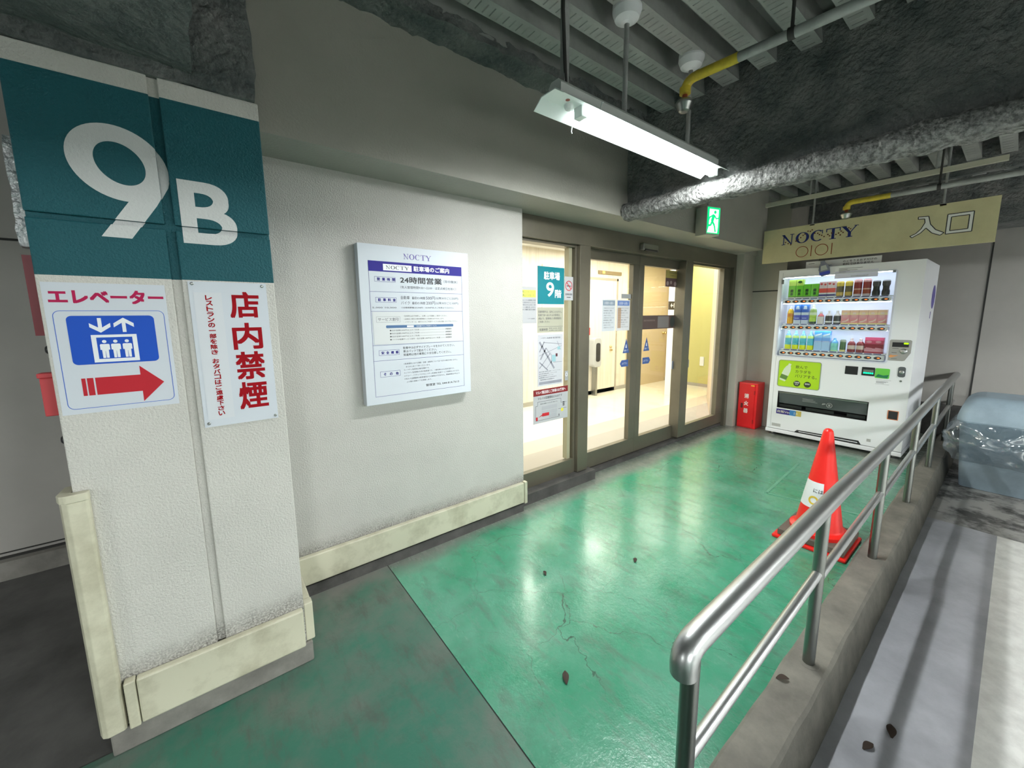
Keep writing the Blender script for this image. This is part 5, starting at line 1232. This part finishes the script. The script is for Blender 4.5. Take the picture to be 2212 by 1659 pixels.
# ================================================================== TRAFFIC CONE
co = thing('traffic_cone', 'red traffic cone with white band behind the handrail', 'traffic cone', (2.985, -1.49, 0))
cx, cy = 2.985, -1.49
MB().box(cx - .195, cx + .195, cy - .185, cy + .195, 0, 0.022).build('base', M_cone, co, bevel=0.008)
cone_p = [(0.150, 0.062), (0.152, 0.085), (0.128, 0.098), (0.122, 0.105), (0.0275, 0.705), (0.024, 0.722), (0.016, 0.733), (0.004, 0.737)]
MB().lathe((cx, cy, 0), cone_p, 40).build('cone_body', M_cone, co)
r_at = lambda z: 0.122 - (z - 0.105) * (0.122 - 0.0275) / 0.60 + 0.0012
wb = MB()
for k in range(24):
    q = []
    for a_, z_ in ((1.2 + 2.25 * k / 24, .235), (1.2 + 2.25 * (k + 1) / 24, .235), (1.2 + 2.25 * (k + 1) / 24, .40), (1.2 + 2.25 * k / 24, .40)):
        q.append((cx + r_at(z_) * math.cos(a_), cy + r_at(z_) * math.sin(a_), z_))
    wb.add(q, [(0, 1, 2, 3)], 0, True)
wb.build('white_band', mat('band_white', (0.80, 0.80, 0.82), 0.4), co)
# lettering on the band facing left
mb = MB()
for body, zz, hh, w0, mi in (('には', 0.335, 0.024, 2.85, 0),):
    v_, f_, bb = glyphs(body, 0.01); sc = hh / (bb[3] - bb[1])
    pts = []
    for x, y in v_:
        z_ = zz + (y - bb[1]) * sc; a_ = w0 + (x - bb[0]) * sc / 0.09
        pts.append((cx + (r_at(z_) + .001) * math.cos(a_), cy + (r_at(z_) + .001) * math.sin(a_), z_))
    mb.add(pts, f_, 0)
mb.build('lettering', M_ink, co)
ye = MB()
for k in range(26):
    a0, a1 = 2 * PI * k / 26, 2 * PI * (k + 1) / 26
    q = []
    for a_, r_ in ((a0, .030), (a1, .030), (a1, .018), (a0, .018)):
        w_ = 2.95 + r_ * math.cos(a_) / 0.10; z_ = 0.285 + r_ * math.sin(a_) * 0.9
        q.append((cx + (r_at(z_) + .001) * math.cos(w_), cy + (r_at(z_) + .001) * math.sin(w_), z_))
    ye.add(q, [(0, 1, 2, 3)], 0)
ye.build('yellow_mark', mat('band_yellow', (0.75, 0.52, 0.05), 0.5), co)
wt = thing('cone_weight', 'dirty brown rubber weight plate around the foot of the traffic cone', 'cone weight', (cx, cy, 0.022))
wm = MB(); sq = []
for k in range(40):
    a_ = 2 * PI * k / 40; c_, s_ = math.cos(a_), math.sin(a_); m_ = max(abs(c_), abs(s_)); sq.append((cx + .175 * c_ / m_, cy + .170 * s_ / m_))
wm.ring(FT, sq, [(cx + .126 * math.cos(2 * PI * k / 40), cy + .126 * math.sin(2 * PI * k / 40)) for k in range(40)], 0.024, 0.062)
wm.build('weight_ring', M_rubber, wt, bevel=0.004)

# ================================================================== HANDRAIL
hr = thing('handrail', 'stainless steel pipe handrail along the concrete curb', 'handrail', (3.7, -1.765, 0.03))
RY = -1.765
top = elbow_pts((0.782, RY, 0.662), (0.780, RY, 0.702), (0.850, RY, 0.700), 10)
top = [Vector((0.783, RY, 0.640))] + top + [Vector(p) for p in ((2.0, RY, 0.712), (3.40, RY, 0.698), (6.0, RY, 0.722), (6.70, RY, 0.735))]
MB().tube(top, 0.030, 24).build('top_rail', M_steel, hr)
posts = (0.815, 1.815, 2.93, 4.02, 5.12, 6.30)
for x in posts:
    MB().tube([(x, RY, 0.02), (x, RY, 0.69)], 0.021, 18).build('post', M_post, hr)
    MB().lathe((x, RY, 0.028), [(0.040, 0), (0.038, 0.004), (0.023, 0.007)], 18).build('base_collar', M_curb, hr)
for x0, x1 in zip(posts, posts[1:] + (6.70,)):
    MB().tube([(x0, RY, 0.405 if x0 > 1 else 0.385), (x1, RY, 0.43)], 0.017, 16).build('middle_rail', M_steel, hr)

# ================================================================== TRASH BIN
zb = lane(5.6) + 0.004
tb = thing('trash_bin', 'blue grey trash bin with domed lid wrapped in clear plastic', 'trash bin', (5.64, -2.27, zb))
bx, by = 5.64, -2.235
def rsq(cx, cy, hx, hy, r, n=6): return rr_pts(cx - hx, cx + hx, cy - hy, cy + hy, r, n)
def loft(mb, secs, mi=0, cap=True):
    n = len(secs[0][0]); vs_ = []
    for pts, z in secs: vs_ += [(p[0], p[1], z) for p in pts]
    fs = []
    for i in range(len(secs) - 1):
        for k in range(n):
            fs.append([i * n + k, i * n + (k + 1) % n, (i + 1) * n + (k + 1) % n, (i + 1) * n + k])
    mb.add(vs_, fs, mi, True)
    if cap:
        mb.add(vs_[:n], [list(range(n))[::-1]], mi); mb.add(vs_[-n:], [list(range(n))], mi)
    return mb
loft(MB(), [(rsq(bx, by, .265, .285, .05), zb), (rsq(bx, by, .268, .288, .05), zb + .03), (rsq(bx, by, .30, .33, .06), zb + .55), (rsq(bx, by, .305, .338, .06), 0.462)]).build('body', M_bin, tb)
lid = [(rsq(bx, by, .318, .352, .06), .465), (rsq(bx, by, .318, .352, .06), .500)]
for k in range(1, 8):
    t = k / 7.0; lid.append((rsq(bx, by, .315 - .10 * t ** 2.2 - .02 * t, .349 - .12 * t ** 2.2 - .02 * t, .06),  .500 + .185 * math.sin(t * PI / 2)))
loft(MB(), lid).build('lid', M_bin, tb)
def resample(pts, n):
    segs = [(Vector(pts[i]), Vector(pts[(i + 1) % len(pts)])) for i in range(len(pts))]
    L = [(b_ - a_).length for a_, b_ in segs]; tot = sum(L); out = []
    for k in range(n):
        d = tot * k / n; i = 0
        while d > L[i] and i < len(L) - 1: d -= L[i]; i += 1
        out.append(tuple(segs[i][0].lerp(segs[i][1], d / max(L[i], 1e-9))))
    return out
bag = MB(); secs = []
rr = random.Random(5)
for k in range(20):
    t = k / 19.0; z_ = .458 - .36 * t
    base = rsq(bx, by, .318 + .050 * math.sin(t * PI), .352 + .060 * math.sin(t * PI), .08, 10)
    pts = []
    base = resample(base, 120)
    for i, p in enumerate(base):
        d = noise.noise(Vector((p[0] * 9, p[1] * 9, z_ * 11))) * 0.050 * math.sin(t * PI) ** 0.5 + noise.noise(Vector((p[0] * 26, p[1] * 26, z_ * 20))) * 0.024
        v_ = Vector((p[0] - bx, p[1] - by)); v_ *= 1 + d / v_.length
        pts.append((bx + v_.x, by + v_.y))
    secs.append((pts, z_))
loft(bag, secs, 0, False).build('plastic_bag', film_mat('clear_film', (0.90, 0.93, 0.95), 0.50), tb)

# ================================================================== DRY LEAVES
M_leafd = mat('dry_leaf', (0.045, 0.028, 0.02), 0.8)
def leaf(x, y, z, L, w, ang, label):
    n = 9; vs_ = []; ca_, sa_ = math.cos(ang), math.sin(ang)
    for i in range(n):
        t = i / (n - 1); hw_ = w / 2 * math.sin(PI * min(max(t, .04), .97)) ** 0.8
        for k in (-1, 0, 1):
            lx, ly = (t - .5) * L, k * hw_
            vs_.append((x + lx * ca_ - ly * sa_, y + lx * sa_ + ly * ca_, z + 0.002 + 0.008 * abs(k) * math.sin(PI * t) + 0.006 * t))
    fs = []
    for i in range(n - 1):
        for k in range(2):
            a_ = i * 3 + k; fs.append([a_, a_ + 1, a_ + 4, a_ + 3])
    o = MB().add(vs_, fs, 0, True).build('dry_leaf', M_leafd)
    md = o.modifiers.new('thickness', 'SOLIDIFY'); md.thickness = 0.0012
    return tag(o, label, 'leaf', 'dry leaves')
leaf(1.005, -1.18, 0.0, 0.055, 0.026, 0.9, 'largest dry leaf on the glossy green floor near the handrail end')
leaf(1.871, -0.898, 0.0, 0.040, 0.022, 0.5, 'dry leaf on the green floor in front of the sliding doors')
leaf(1.373, -0.652, 0.0, 0.034, 0.018, 1.2, 'small dark dry leaf in the bright reflection on the green floor')
leaf(1.645, -1.728, 0.031, 0.045, 0.024, -0.9, 'dry leaf on top of the curb by the handrail')
leaf(1.935, -2.012, lane(2.05), 0.060, 0.030, 0.2, 'curled dry leaf on the grey lane, closest to the white paint')
leaf(1.794, -1.97, lane(1.9), 0.050, 0.026, -0.4, 'dry leaf on the grey lane lowest in the picture')
